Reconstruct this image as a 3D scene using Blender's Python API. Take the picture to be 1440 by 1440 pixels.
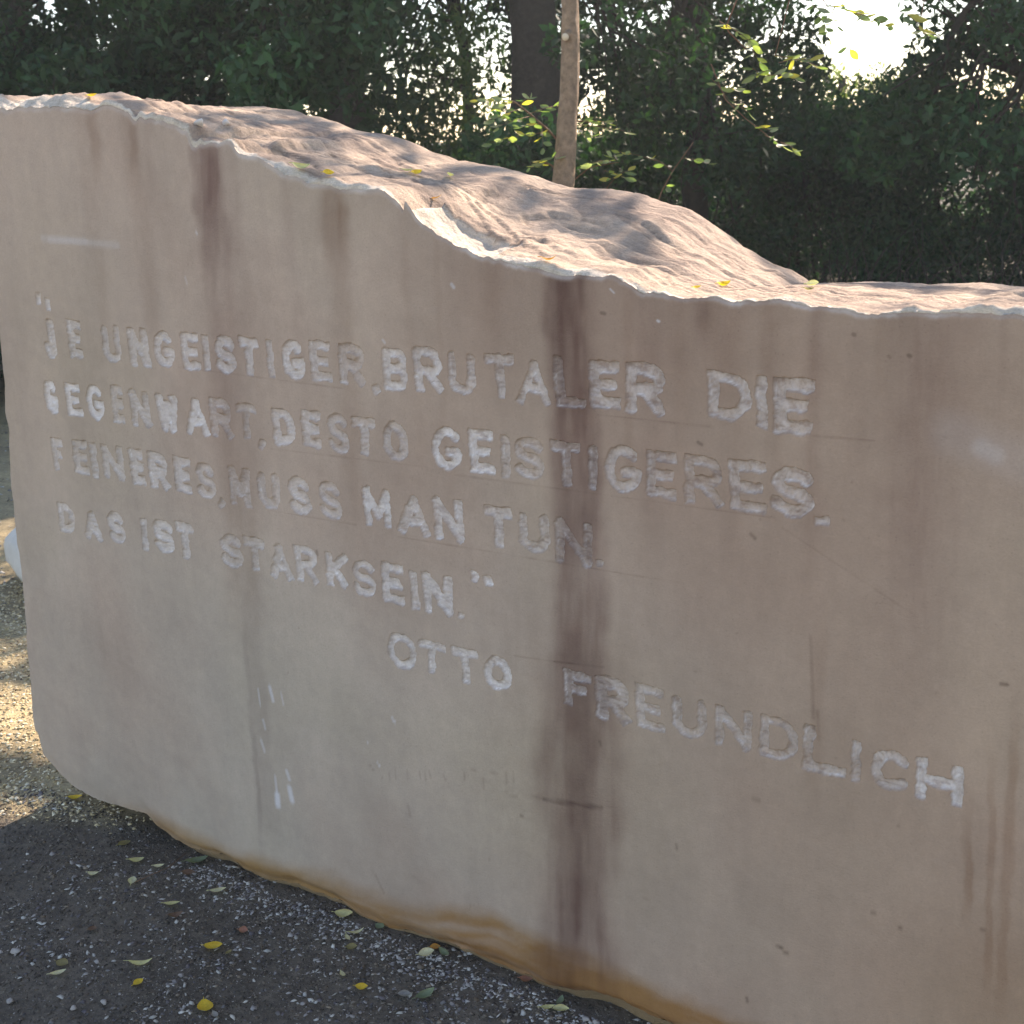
import bpy, math, random
import numpy as np
from mathutils import Matrix, Vector

for o in list(bpy.data.objects):
    bpy.data.objects.remove(o)
S = bpy.context.scene
C = S.collection
rng = np.random.default_rng(7)
random.seed(7)

# ------------------------------------------------------------------ camera
# rows of R: world axes expressed in camera space (x right, y down, z forward)
FPX = 1838.0
_v = np.array([-2800., -425., FPX]); _n = np.array([250., 6300., FPX])
_L = _v / np.linalg.norm(_v)
_d = _n - _L * (_n @ _L); _d /= np.linalg.norm(_d)
_X = -_L; _Z = -_d; _Y = np.cross(_Z, _X)
R = np.stack([_X, _Y, _Z])
CAM = np.array([0., -1.83, 1.6])
cd = bpy.data.cameras.new('camera')
cam = bpy.data.objects.new('camera', cd); C.objects.link(cam)
rt, up, bk = R @ [1, 0, 0], R @ [0, -1, 0], -(R @ [0, 0, 1])
cam.matrix_world = Matrix(((rt[0], up[0], bk[0], CAM[0]), (rt[1], up[1], bk[1], CAM[1]),
                           (rt[2], up[2], bk[2], CAM[2]), (0, 0, 0, 1)))
cd.sensor_width = 36; cd.lens = 36 * FPX / 1440
cd.clip_start = 0.05; cd.clip_end = 600
cd.dof.use_dof = True; cd.dof.focus_distance = 2.65; cd.dof.aperture_fstop = 10.0
S.camera = cam

# ------------------------------------------------------------------ light
SUN_EL, SUN_AZ = math.radians(36), math.radians(1)       # azimuth from +Y towards +X
sdir = np.array([math.cos(SUN_EL) * math.sin(SUN_AZ), math.cos(SUN_EL) * math.cos(SUN_AZ), math.sin(SUN_EL)])
W = bpy.data.worlds.new('World'); S.world = W; W.use_nodes = True
nt = W.node_tree; bg = nt.nodes['Background']
sky = nt.nodes.new('ShaderNodeTexSky'); sky.sky_type = 'NISHITA'; sky.sun_disc = False
sky.sun_elevation = SUN_EL; sky.sun_rotation = SUN_AZ
sky.dust_density = .1; sky.air_density = 1.0; sky.ozone_density = 2.0
nt.links.new(sky.outputs[0], bg.inputs[0]); bg.inputs[1].default_value = 0.13
sl = bpy.data.lights.new('sun', 'SUN'); sl.energy = 5.0; sl.angle = math.radians(0.53); sl.color = (1, .95, .88)
sun = bpy.data.objects.new('sun', sl); C.objects.link(sun)
sun.rotation_euler = Vector(sdir).to_track_quat('Z', 'Y').to_euler()
S.view_settings.view_transform = 'Standard'; S.view_settings.look = 'None'
S.view_settings.exposure = 1.42; S.view_settings.gamma = 1.0
S.view_settings.use_curve_mapping = False
S.view_settings.use_white_balance = True
S.view_settings.white_balance_temperature = 7500; S.view_settings.white_balance_tint = 19   # camera balanced for the shade
S.cycles.use_adaptive_sampling = True; S.cycles.adaptive_threshold = .02; S.cycles.max_bounces = 7; S.cycles.transparent_max_bounces = 12
S.cycles.sample_clamp_indirect = 6.0

# ------------------------------------------------------------------ geometry of the view
def ray(u, v):
    u = np.asarray(u, float); v = np.asarray(v, float)
    p = np.stack([u - 720, v - 720, np.full(u.shape, FPX)], -1)
    return p @ R.T
def wallpt(u, v, Y=0.0):                                  # point of the vertical plane y = Y
    r = ray(u, v); t = (Y - CAM[1]) / r[..., 1]
    return CAM + r * t[..., None]
def groundpt(u, v, z=-0.03):
    r = ray(u, v); t = (z - CAM[2]) / r[..., 2]
    return CAM + r * t[..., None]
def deep(u, v, d):                                        # point at distance d in front of the lens
    r = ray(u, v) / FPX
    return CAM + r * d
def proj(P):
    q = (P - CAM) @ R
    return 720 + FPX * q[..., 0] / q[..., 2], 720 + FPX * q[..., 1] / q[..., 2]

# ------------------------------------------------------------------ noise
def _hash(ix, iy, seed):
    h = (ix.astype(np.int64) * 374761393 + iy.astype(np.int64) * 668265263 + seed * 1274126177) & 0xffffffff
    h = ((h ^ (h >> 13)) * 1274126177) & 0xffffffff
    return ((h ^ (h >> 16)) & 0xffff) / 65535.0
def vnoise(x, y, seed=0):
    x = np.asarray(x, float); y = np.asarray(y, float)
    ix, iy = np.floor(x), np.floor(y); fx, fy = x - ix, y - iy
    fx = fx * fx * (3 - 2 * fx); fy = fy * fy * (3 - 2 * fy)
    a = _hash(ix, iy, seed); b = _hash(ix + 1, iy, seed); c = _hash(ix, iy + 1, seed); d = _hash(ix + 1, iy + 1, seed)
    return (a * (1 - fx) + b * fx) * (1 - fy) + (c * (1 - fx) + d * fx) * fy
def fbm(x, y, seed=0, oct=4, gain=.5):
    s = 0; a = 1; t = 0
    for k in range(oct):
        s = s + a * (vnoise(x * 2 ** k, y * 2 ** k, seed + 17 * k) - .5) * 2; t += a; a *= gain
    return s / t
def sstep(a, b, x):
    t = np.clip((x - a) / (b - a), 0, 1); return t * t * (3 - 2 * t)
def lin(c):
    c = np.asarray(c, float) / 255
    return np.where(c <= .04045, c / 12.92, ((c + .055) / 1.055) ** 2.4)

# ------------------------------------------------------------------ object helpers
def mesh_np(name, verts, quads=None, tris=None, smooth=False):
    me = bpy.data.meshes.new(name)
    verts = np.asarray(verts, np.float32)
    me.vertices.add(len(verts)); me.vertices.foreach_set('co', verts.ravel())
    loops = []; starts = []; n = 0
    if quads is not None and len(quads):
        q = np.asarray(quads, np.int32); loops.append(q.ravel()); starts.append(np.arange(len(q)) * 4); n = 4 * len(q)
    if tris is not None and len(tris):
        t = np.asarray(tris, np.int32); loops.append(t.ravel()); starts.append(n + np.arange(len(t)) * 3)
    lp = np.concatenate(loops).astype(np.int32); st = np.concatenate(starts).astype(np.int32)
    me.loops.add(len(lp)); me.loops.foreach_set('vertex_index', lp)
    me.polygons.add(len(st)); me.polygons.foreach_set('loop_start', st)
    if smooth: me.polygons.foreach_set('use_smooth', np.ones(len(st), bool))
    me.update(calc_edges=True); me.validate()
    return me
def vcol(me, name, rgb):
    a = me.color_attributes.new(name, 'FLOAT_COLOR', 'POINT')
    d = np.ones((len(me.vertices), 4), np.float32); rgb = np.asarray(rgb)
    if rgb.ndim == 1: rgb = np.repeat(rgb[:, None], 3, 1)
    d[:, :3] = rgb; a.data.foreach_set('color', d.ravel())
def link(name, me, mat=None, parent=None, **kw):
    o = bpy.data.objects.new(name, me); C.objects.link(o)
    if mat is not None and me is not None and len(me.materials) == 0: me.materials.append(mat)
    if parent is not None: o.parent = parent
    for k, v in kw.items(): o[k] = v
    return o
def thing(name, loc, label, cat, group=None):
    o = bpy.data.objects.new(name, None); C.objects.link(o); o.empty_display_size = .1
    o.location = loc; o['label'] = label; o['category'] = cat
    if group: o['group'] = group
    return o
def child(name, me, mat, root, **kw):                     # mesh given in world coordinates
    o = link(name, me, mat, root, **kw)
    o.location = -Vector(root.location)
    return o
def tube(pts, rad, n=8, seed=0, rough=0.0):
    pts = np.asarray(pts, float); rad = np.broadcast_to(np.asarray(rad, float), (len(pts),))
    T = np.gradient(pts, axis=0); T /= np.linalg.norm(T, axis=1)[:, None] + 1e-9
    ref = np.array([0., 1., 0.]) if abs(T[0, 1]) < .9 else np.array([1., 0., 0.])
    A = np.cross(T, ref); A /= np.linalg.norm(A, axis=1)[:, None]; B = np.cross(T, A)
    th = np.linspace(0, 2 * np.pi, n, endpoint=False)
    rr = rad[:, None] * (1 + rough * (fbm(np.arange(len(pts))[:, None] * .35 + seed, np.cos(th)[None] * 2 + 3, seed) + fbm(np.arange(len(pts))[:, None] * .35, np.sin(th)[None] * 2, seed + 5)))
    V = pts[:, None] + rr[..., None] * (np.cos(th)[None, :, None] * A[:, None] + np.sin(th)[None, :, None] * B[:, None])
    m = len(pts); i = np.arange(m - 1)[:, None] * n; j = np.arange(n)[None]; k = (j + 1) % n
    Q = np.stack([i + j, i + k, i + n + k, i + n + j], -1).reshape(-1, 4)
    V = np.concatenate([V.reshape(-1, 3), pts[:1], pts[-1:]])
    t1 = np.stack([np.arange(n), np.full(n, m * n), (np.arange(n) + 1) % n], -1)
    t2 = np.stack([(m - 1) * n + np.arange(n), (m - 1) * n + (np.arange(n) + 1) % n, np.full(n, m * n + 1)], -1)
    return V, Q, np.concatenate([t1, t2])
class Merge:
    def __init__(s): s.v = []; s.q = []; s.t = []; s.n = 0
    def add(s, V, Q=None, T=None):
        s.v.append(V)
        if Q is not None and len(Q): s.q.append(np.asarray(Q) + s.n)
        if T is not None and len(T): s.t.append(np.asarray(T) + s.n)
        s.n += len(V)
    def mesh(s, name, smooth=True):
        return mesh_np(name, np.concatenate(s.v), np.concatenate(s.q) if s.q else None, np.concatenate(s.t) if s.t else None, smooth)

# ------------------------------------------------------------------ materials
def newmat(name):
    m = bpy.data.materials.new(name); m.use_nodes = True
    t = m.node_tree; b = t.nodes['Principled BSDF']
    b.inputs['Specular IOR Level'].default_value = .3
    return m, t, b
def node(t, kind, **kw):
    n = t.nodes.new(kind)
    for k, v in kw.items():
        if isinstance(k, str) and hasattr(n, k): setattr(n, k, v)
    return n
def noise_node(t, scale, detail=6, rough=.6, co=None, vecscale=None):
    if co is None:
        g = t.nodes.new('ShaderNodeNewGeometry'); co = g.outputs['Position']
    if vecscale:
        mp = t.nodes.new('ShaderNodeMapping'); mp.inputs['Scale'].default_value = vecscale
        t.links.new(co, mp.inputs['Vector']); co = mp.outputs[0]
    n = t.nodes.new('ShaderNodeTexNoise'); n.inputs['Scale'].default_value = scale
    n.inputs['Detail'].default_value = detail; n.inputs['Roughness'].default_value = rough
    t.links.new(co, n.inputs['Vector']); return n.outputs[0]
def mrange(t, a, lo, hi):
    n = t.nodes.new('ShaderNodeMapRange'); n.inputs['To Min'].default_value = lo; n.inputs['To Max'].default_value = hi
    n.inputs['From Min'].default_value = .25; n.inputs['From Max'].default_value = .75
    t.links.new(a, n.inputs['Value']); return n.outputs[0]
def mul(t, col, fac):
    n = t.nodes.new('ShaderNodeVectorMath'); n.operation = 'SCALE'
    t.links.new(col, n.inputs[0]); t.links.new(fac, n.inputs['Scale']); return n.outputs[0]
def bump(t, b, h, strength, dist):
    n = t.nodes.new('ShaderNodeBump'); n.inputs['Strength'].default_value = strength; n.inputs['Distance'].default_value = dist
    t.links.new(h, n.inputs['Height'])
    prev = b.inputs['Normal'].links
    if prev: t.links.new(prev[0].from_socket, n.inputs['Normal'])
    t.links.new(n.outputs[0], b.inputs['Normal'])
def attr(t, name):
    n = t.nodes.new('ShaderNodeVertexColor'); n.layer_name = name; return n.outputs[0]

def m_stone(name, grain=.08, bumpd=.0006, rough=.75, bs=220, coarse=None, mott=.07, pores=.10):
    m, t, b = newmat(name)
    c = attr(t, 'col')
    c = mul(t, c, mrange(t, noise_node(t, 260, 5, .7), 1 - grain, 1 + grain))
    c = mul(t, c, mrange(t, noise_node(t, 34, 6, .65), 1 - grain * .7, 1 + grain * .7))
    c = mul(t, c, mrange(t, noise_node(t, 5, 8, .68, vecscale=(1, 1, .55)), 1 - mott, 1 + mott))
    c = mul(t, c, mrange(t, noise_node(t, 70, 4, .8, vecscale=(1, 1, .35)), 1 - mott * .5, 1 + mott * .5))
    vo = t.nodes.new('ShaderNodeTexVoronoi'); vo.inputs['Scale'].default_value = 95; g_ = t.nodes.new('ShaderNodeNewGeometry')
    t.links.new(g_.outputs['Position'], vo.inputs['Vector'])
    pr = t.nodes.new('ShaderNodeMapRange'); pr.inputs['From Min'].default_value = .05; pr.inputs['From Max'].default_value = .16
    pr.inputs['To Min'].default_value = 1 - pores; pr.inputs['To Max'].default_value = 1
    t.links.new(vo.outputs['Distance'], pr.inputs['Value']); c = mul(t, c, pr.outputs[0])
    t.links.new(c, b.inputs['Base Color']); b.inputs['Roughness'].default_value = rough
    bump(t, b, noise_node(t, bs, 6, .7), .6, bumpd)
    if mott < .1: bump(t, b, noise_node(t, 14, 4, .6), .5, .003)
    if coarse: bump(t, b, noise_node(t, coarse[0], 8, .65, vecscale=coarse[2]), .8, coarse[1])
    return m
M_face = m_stone('honed_stone', .085, .0010, mott=.075, pores=.16)
M_carve = m_stone('chiselled_stone', .14, .0022, .85, 150)
M_top = m_stone('weathered_stone', .26, .004, .92, 120, (14, .012, (.35, 1.6, 3.0)), .22, .3)
M_side = m_stone('rough_stone', .16, .006, .9, 40, (12, .03, (1, 1, 1)))
M_pale = m_stone('pale_marble', .06, .002, .7, 60)

def m_simple(name, col, rough=.8, var=.2, sc=30, bd=.002, trans=0.0, vc=None):
    m, t, b = newmat(name)
    if vc: base = attr(t, vc)
    else:
        r = t.nodes.new('ShaderNodeRGB'); r.outputs[0].default_value = (*col, 1); base = r.outputs[0]
    c = mul(t, base, mrange(t, noise_node(t, sc, 6, .65), 1 - var, 1 + var))
    t.links.new(c, b.inputs['Base Color']); b.inputs['Roughness'].default_value = rough
    if bd: bump(t, b, noise_node(t, sc * 2, 6, .7), .7, bd)
    if trans:
        tr = t.nodes.new('ShaderNodeBsdfTranslucent'); mx = t.nodes.new('ShaderNodeMixShader')
        sc2 = t.nodes.new('ShaderNodeVectorMath'); sc2.operation = 'MULTIPLY'
        sc2.inputs[1].default_value = (1.5, 1.9, .7)
        t.links.new(c, sc2.inputs[0]); t.links.new(sc2.outputs[0], tr.inputs[0])
        mx.inputs[0].default_value = trans
        t.links.new(b.outputs[0], mx.inputs[1]); t.links.new(tr.outputs[0], mx.inputs[2])
        t.links.new(mx.outputs[0], t.nodes['Material Output'].inputs[0])
    return m
M_leaf = m_simple('foliage', None, .6, .15, 6, 0, .28, 'col')
M_litter = m_simple('dry_leaf', None, .7, .18, 260, .0004, .25, 'col')
M_chip = m_simple('gravel_chips', None, .9, .15, 300, .0006, 0, 'col')
M_soil = m_simple('dark_soil', None, .95, .45, 70, .006, 0, 'col')
M_bark = m_simple('dark_bark', (.045, .037, .03), .95, .4, 30, .012)
M_bark2 = m_simple('sapling_bark', (.27, .185, .115), .85, .45, 38, .010)
M_cut = m_simple('cut_wood', (.62, .55, .42), .8, .1, 90, .001)
M_twig = m_simple('twig_bark', (.16, .09, .05), .8, .2, 90, .001)

def scal(X, f, seed):                                      # scalloped spalls along an edge
    c = X * f; i = np.floor(c); d = np.full(np.shape(X), 9.)
    for k in (-1, 0, 1): d = np.minimum(d, np.abs(c - (i + k + _hash(i + k, i * 0, seed))))
    return d

# ================================================================== THE INSCRIBED STONE
def pl(px, Y=0.0):                                         # pixel polyline -> x, z on plane y = Y
    p = np.array(px, float); w = wallpt(p[:, 0], p[:, 1], Y); return w[:, 0], w[:, 2]
front_px = [(0,150),(30,151),(70,151),(95,150),(115,156),(140,149),(158,151),(178,158),(185,170),(190,171),(196,166),(220,170),(250,180),(262,188),
    (268,205),(274,208),(280,203),(300,200),(322,201),(333,212),(360,222),(390,240),(430,257),(460,262),(480,267),(530,268),(552,278),(568,287),
    (567,300),(590,312),(612,330),(640,347),(690,362),(730,372),(780,389),(800,388),(830,384),(858,389),(880,402),(905,413),(930,417),(965,421),
    (1010,421),(1080,423),(1110,426),(1160,434),(1200,441),(1235,444),(1300,441),(1400,445),(1440,444)]
ridge_px = [(-60,136),(0,135),(60,137),(125,136),(145,139),(200,143),(240,148),(285,155),(330,150),(370,150),(415,156),(430,161),(470,172),(500,182),
    (560,193),(600,211),(640,226),(700,236),(720,240),(760,250),(785,258),(800,265),(830,266),(860,264),(900,273),(940,287),(970,295),(1000,315),
    (1025,338),(1050,350),(1080,369),(1110,381),(1138,399),(1180,396),(1240,397),(1300,399),(1380,397),(1440,402)]
fx, fz = pl(front_px)
fx = np.concatenate([[-2.72, -2.66], fx, [-.2, 0, .3, .6]]); fz = np.concatenate([[1.66, 1.70], fz, [1.33, 1.34, 1.31, 1.25]])
o_ = np.argsort(fx, kind='stable'); fx, fz = fx[o_], fz[o_]
YR = .55
def zfront(X):
    m1 = np.clip(.45 + 1.3 * fbm(X * 5, X * 0 + 1, 11, 2), 0, 1); m2 = np.clip(.35 + 1.5 * fbm(X * 9, X * 0 + 2, 12, 2), 0, 1)
    return - .010 * m1 * np.clip(scal(X, 13, 3), 0, .8) - .006 * m2 * np.clip(scal(X, 41, 4), 0, .8) + .003 + np.interp(X, fx, fz) + .0045 * fbm(X * 38, X * 0 + 3, 5, 4, .65) - .004 * sstep(.35, .6, fbm(X * 11, X * 0, 6, 2))
rx, rz = pl(ridge_px, YR)
rx = np.concatenate([rx, [.2, .6]]); rz = np.concatenate([rz, [1.33, 1.28]])
def zridge(X): return np.interp(X, rx, rz)
left_px = [(60,1064),(55,1058),(50,1035),(48,990),(42,930),(35,850),(30,800),(22,740),(20,715),(16,690),(14,650),(12,600),(8,580),(7,540),(3,500),(0,470)]
lx, lz = pl(left_px)
lx = np.append(lx, [-2.67, -2.70]); lz = np.append(lz, [1.4, 1.7])
def xleft(z): return np.interp(z, lz, lx) + .004 * fbm(z * 25, z * 0, 9, 3)
bot_px = [(62,1064),(85,1090),(110,1112),(130,1122),(150,1130),(180,1138),(205,1148),(215,1163),(240,1186),(262,1199),(300,1206),(312,1214),(350,1238),(372,1243),
    (420,1256),(470,1276),(540,1305),(620,1334),(700,1366),(780,1394),(850,1412),(900,1430),(940,1446)]
bx, bz = pl(bot_px)
bx = np.concatenate([[-2.9, -2.76], bx, [-.8, .6]]); bz = np.concatenate([[.12, .105], bz, [-.04, -.05]])
def zbot(X): return np.interp(X, bx, bz) + .006 * fbm(X * 26, X * 0 + 9, 4, 4, .65) + .005 * np.clip(scal(X, 12, 5), 0, .8) * sstep(-2.5, -2.3, X)

XR = .45
xcols = [-2.58]
while xcols[-1] < -.30:
    x = xcols[-1]; xcols.append(x + np.interp(x, [-2.6, -.4], [.0031, .0016]))
xcols = np.array(xcols); xcols = np.concatenate([xcols, np.linspace(-.29, XR, 26)])
NL = 26
zrows = np.arange(.56, 1.262, .0021)
NB, NT = 90, 70
zlo, zhi = zrows[0], zrows[-1]
def colz(X):                                               # all rows of a column
    b = zbot(X); t = zfront(X)
    s = np.linspace(0, 1, NB, endpoint=False)[None]; u = np.linspace(0, 1, NT + 1)[1:][None]
    return np.concatenate([b[:, None] + s * (zlo - b[:, None]), np.repeat(zrows[None], len(X), 0), zhi + u * (t[:, None] - zhi)], 1)
Zc = colz(xcols); Xc = np.repeat(xcols[:, None], Zc.shape[1], 1)
s = np.linspace(0, 1, NL, endpoint=False)
# left margin: interpolate between the broken left edge and the first regular column
Xl = np.zeros((NL, Zc.shape[1])); Zl = np.zeros_like(Xl)
x0e = xleft(Zc[0])
for i, a in enumerate(s):
    Xl[i] = x0e + a * (xcols[0] - x0e)
    Zl[i] = colz(Xl[i])[np.arange(Zc.shape[1]), np.arange(Zc.shape[1])]
X = np.concatenate([Xl, Xc]); Z = np.concatenate([Zl, Zc])
NX, NZ = X.shape

# ---- lettering: every glyph is a set of strokes in a unit box
def arc(cx, cy, rx_, ry_, a0, a1, n=12):
    a = np.radians(np.linspace(a0, a1, n)); return [(cx + rx_ * math.cos(t), cy + ry_ * math.sin(t)) for t in a]
FONT = {
 'I': [[(.5, 0), (.5, 1)]],
 'E': [[(0, 1), (0, 0)], [(0, 1), (1, 1)], [(0, .5), (.82, .5)], [(0, 0), (1, 0)]],
 'F': [[(0, 1), (0, 0)], [(0, 1), (1, 1)], [(0, .5), (.75, .5)]],
 'T': [[(0, 1), (1, 1)], [(.5, 1), (.5, 0)]],
 'L': [[(0, 1), (0, 0)], [(0, 0), (1, 0)]],
 'H': [[(0, 1), (0, 0)], [(1, 1), (1, 0)], [(0, .5), (1, .5)]],
 'N': [[(0, 0), (0, 1)], [(0, 1), (1, 0)], [(1, 0), (1, 1)]],
 'M': [[(0, 0), (0, 1)], [(0, 1), (.5, .3), (1, 1)], [(1, 1), (1, 0)]],
 'W': [[(0, 1), (.22, 0), (.5, .8), (.78, 0), (1, 1)]],
 'A': [[(0, 0), (.5, 1), (1, 0)], [(.2, .33), (.8, .33)]],
 'K': [[(0, 0), (0, 1)], [(1, 1), (.05, .42)], [(.3, .58), (1, 0)]],
 'U': [[(0, 1), (0, .32)] + arc(.5, .34, .5, .34, 180, 360) + [(1, 1)]],
 'J': [[(1, 1), (1, .28)] + arc(.5, .28, .5, .28, 0, -165)],
 'O': [arc(.5, .5, .5, .5, 0, 360, 24)],
 'C': [arc(.52, .5, .52, .5, 42, 318, 20)],
 'G': [arc(.52, .5, .52, .5, 48, 350, 20), [(.62, .42), (1, .42)]],
 'S': [arc(.5, .75, .47, .25, 25, 270, 14) + arc(.5, .25, .5, .25, 90, -160, 14)[1:]],
 'D': [[(0, 0), (0, 1)], [(0, 1), (.4, 1)] + arc(.4, .5, .6, .5, 90, -90, 16) + [(0, 0)]],
 'B': [[(0, 0), (0, 1)], [(0, 1), (.6, 1)] + arc(.6, .76, .34, .24, 90, -90, 9) + [(0, .52)], [(.6, .52)] + arc(.6, .26, .4, .26, 90, -90, 9) + [(0, 0)]],
 'R': [[(0, 0), (0, 1)], [(0, 1), (.6, 1)] + arc(.6, .73, .4, .27, 90, -90, 10) + [(0, .46)], [(.5, .46), (1, 0)]],
 ',': [[(.75, 1), (.15, 0)]], '.': [[(.4, .5), (.6, .5)]], "'": [[(.4, .9), (.6, .1)]], '`': [[(.5, .8), (.5, .2)]],
}
# char, left, right, top, bottom (photograph pixels), whiteness of the cut, tint
LT = [
 ("'",49,58,412,428,.5),("'",62,71,420,438,.6),
 ('J',57,82,447,506,.35),('E',92,118,449,505,.3),('U',140,173,456,513,.35),('N',177,212,460,517,.3),('G',213,247,465,518,.45),('E',252,283,467,522,.5),
 ('I',283,295,470,522,.4),('S',298,333,470,528,.35),('T',333,366,473,530,.45),('I',372,387,477,532,.45),('G',393,430,477,537,.6),('E',433,467,478,538,.3),
 ('R',474,514,481,544,.1),(',',522,535,541,556,.3),('B',535,575,488,552,.65),('R',579,623,487,555,.6),('U',628,670,494,558,.35),('T',681,725,497,564,.3),
 ('A',725,775,506,572,.4),('L',778,823,500,576,-.05),('E',827,872,506,577,.3),('R',878,936,508,586,.3),('D',995,1057,520,594,.35),('I',1061,1081,528,603,.3),('E',1088,1144,529,613,.25),
 ('G',59,85,533,585,.9),('E',89,117,537,587,.8),('G',118,149,539,593,1.0),('E',153,177,540,596,.2),('N',180,213,548,602,.3),('W',217,253,552,611,.6),
 ('A',257,294,558,615,.9),('R',292,328,558,618,.05),('T',328,363,566,620,.1),(',',361,374,616,633,.25),('D',380,417,572,630,.5),('E',421,453,575,632,.4),
 ('S',457,492,580,640,.2),('T',493,530,585,644,.3),('O',535,575,591,652,.3),('G',604,650,598,666,.8),('E',657,696,602,669,.7),('I',703,718,613,675,.2),
 ('S',721,766,611,677,.1),('T',773,819,618,687,.05),('I',827,840,625,691,.1),('G',848,902,623,697,.3),('E',908,952,631,704,.2),('R',961,1016,637,716,.05),
 ('E',1026,1079,645,725,.15),('S',1083,1145,653,732,.2),(',',1142,1170,724,743,.4),
 ('F',70,92,615,663,.35),('E',99,127,617,669,.2),('I',126,137,622,673,.3),('N',140,176,624,678,.3),('E',179,205,630,684,.35),('R',205,238,633,691,.45),
 ('E',241,271,641,696,.4),('S',272,305,648,705,.25),(',',304,317,700,717,.2),('M',319,354,655,715,.05),('U',360,396,662,720,.15),('S',402,439,667,728,.4),
 ('S',445,482,675,733,.3),('M',509,551,683,746,.95),('A',556,605,695,757,.4),('N',607,653,697,766,.5),('T',679,721,710,774,.35),('U',727,773,719,782,.2),
 ('N',779,833,728,798,0),('.',836,849,786,799,.2),
 ('D',79,108,705,753,.35),('A',115,145,717,763,.35),('S',148,178,718,768,.4),('I',197,208,728,776,.4),('S',212,247,728,782,.5),('T',245,275,733,789,.4),
 ('S',307,343,748,802,.2),('T',340,375,753,807,.2),('A',375,412,763,819,.3),('R',412,447,764,823,.5),('K',455,490,775,829,.55),('S',493,530,785,843,.45),
 ('E',534,570,789,853,.6),('I',576,588,802,858,.5),('N',592,638,802,869,.6),('.',641,655,859,873,.6),('`',659,674,802,822,.9),('`',677,696,807,829,.7),
 ('O',543,587,886,946,.7),('T',587,627,897,953,.6),('T',634,674,907,966,.6),('O',679,721,918,976,.75),('F',792,833,940,1000,.1),('R',837,885,948,1022,.1),
 ('E',893,935,960,1032,.2),('U',945,993,975,1044,.1),('N',1005,1057,990,1060,.1),('D',1068,1122,1002,1075,.1),('L',1130,1190,1015,1097,.15),
 ('I',1195,1211,1038,1103,.3),('C',1224,1279,1048,1119,.35),('H',1288,1353,1063,1138,.75)]
Ydisp = .0022 * fbm(X * 2.2, Z * 2.2, 31, 3) * sstep(0, .05, Z)
lid = np.zeros((NX, NZ), np.int32); carve = np.zeros((NX, NZ)); wht = np.zeros((NX, NZ))
warpx = .0032 * fbm(X * 55, Z * 55, 61, 2); warpz = .0032 * fbm(X * 55, Z * 55, 62, 2)
edge_n = fbm(X * 120, Z * 120, 71, 2)
for li, (ch, l, r_, tp, bt, wh) in enumerate(LT):
    a = wallpt(l, tp); b = wallpt(r_, bt)
    X0, Z1, X1, Z0 = a[0], a[2], b[0], b[2]
    H = Z1 - Z0; Wd = X1 - X0
    if ch in ",.'`": hw = min(.0085, .45 * max(H, .012)); hw = max(hw, .006)
    else: hw = (.122 + .010 * sstep(-1.5, -1.9, X0)) * H * rng.uniform(.90, 1.12)
    if ch == '`': hw = .0105
    mg = hw * 1.7
    ix = np.where((xcols > X0 - mg) & (xcols < X1 + mg))[0]
    i0, i1 = ix[0] + NL, ix[-1] + NL + 1
    j = np.where((Z[NL + 5] > Z0 - mg) & (Z[NL + 5] < Z1 + mg))[0]; j0, j1 = j[0], j[-1] + 1
    gx = X[i0:i1, j0:j1] + warpx[i0:i1, j0:j1]; gz = Z[i0:i1, j0:j1] + warpz[i0:i1, j0:j1]
    D = np.full(gx.shape, 9.)
    sk = rng.uniform(-.04, .04)
    for st in FONT[ch]:
        P = [((X0 + hw) + p[0] * max(Wd - 2 * hw, 0) + sk * (p[1] - .5) * H, (Z0 + hw) + p[1] * max(H - 2 * hw, 0)) for p in st]
        if ch == 'I': P = [((X0 + X1) / 2 + sk * (p[1] - .5) * H, Z0 + hw + p[1] * (H - 2 * hw)) for p in st]
        for (xa, za), (xb, zb_) in zip(P[:-1], P[1:]):
            dx, dz = xb - xa, zb_ - za; q = dx * dx + dz * dz + 1e-12
            if q < 1e-9: continue
            ln = math.sqrt(q); al = ((gx - xa) * dx + (gz - za) * dz) / ln
            pe = np.abs((gx - xa) * dz - (gz - za) * dx) / ln; ov = np.maximum(-al, al - ln)
            rd = np.hypot(pe, np.maximum(ov, 0)); sq = np.maximum(pe, ov)   # between a round and a square stroke end
            D = np.minimum(D, (.25 * rd + .75 * sq) if len(st) < 4 else rd)
    wid = hw * (1 + .20 * edge_n[i0:i1, j0:j1] + .10 * fbm(gx * 260, gz * 260, 72, 2))
    inside = D < wid
    wall = sstep(0, .0028, wid - D)
    depth = wall * (.0060 + .0030 * fbm(gx * 110, gz * 70, li, 4, .7) * (.5 + .5 * sstep(-2.1, -1.3, X0)) + .0016 * sstep(0, hw, wid - D))
    # chisel strokes across the cut
    ph = (gz * math.cos(.5 + li) + gx * math.sin(.5 + li)) / .0085
    depth = depth + wall * .0008 * np.sin(2 * np.pi * ph + 9 * fbm(gx * 30, gz * 30, 8, 2))
    sub = carve[i0:i1, j0:j1]; up_ = depth > sub
    carve[i0:i1, j0:j1] = np.where(up_, depth, sub)
    lid[i0:i1, j0:j1] = np.where(up_ & inside, li + 1, lid[i0:i1, j0:j1])
    edge_hl = np.exp(-((wid - D - .0018) / .0016) ** 2) * np.clip(.5 + 1.3 * fbm(gx * 45, gz * 45, 300 + li, 2), 0, 1)  # bright edge highlight, painted into the colour of the cut
    wht[i0:i1, j0:j1] = np.where(up_, wh + .75 * edge_hl, wht[i0:i1, j0:j1])

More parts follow.
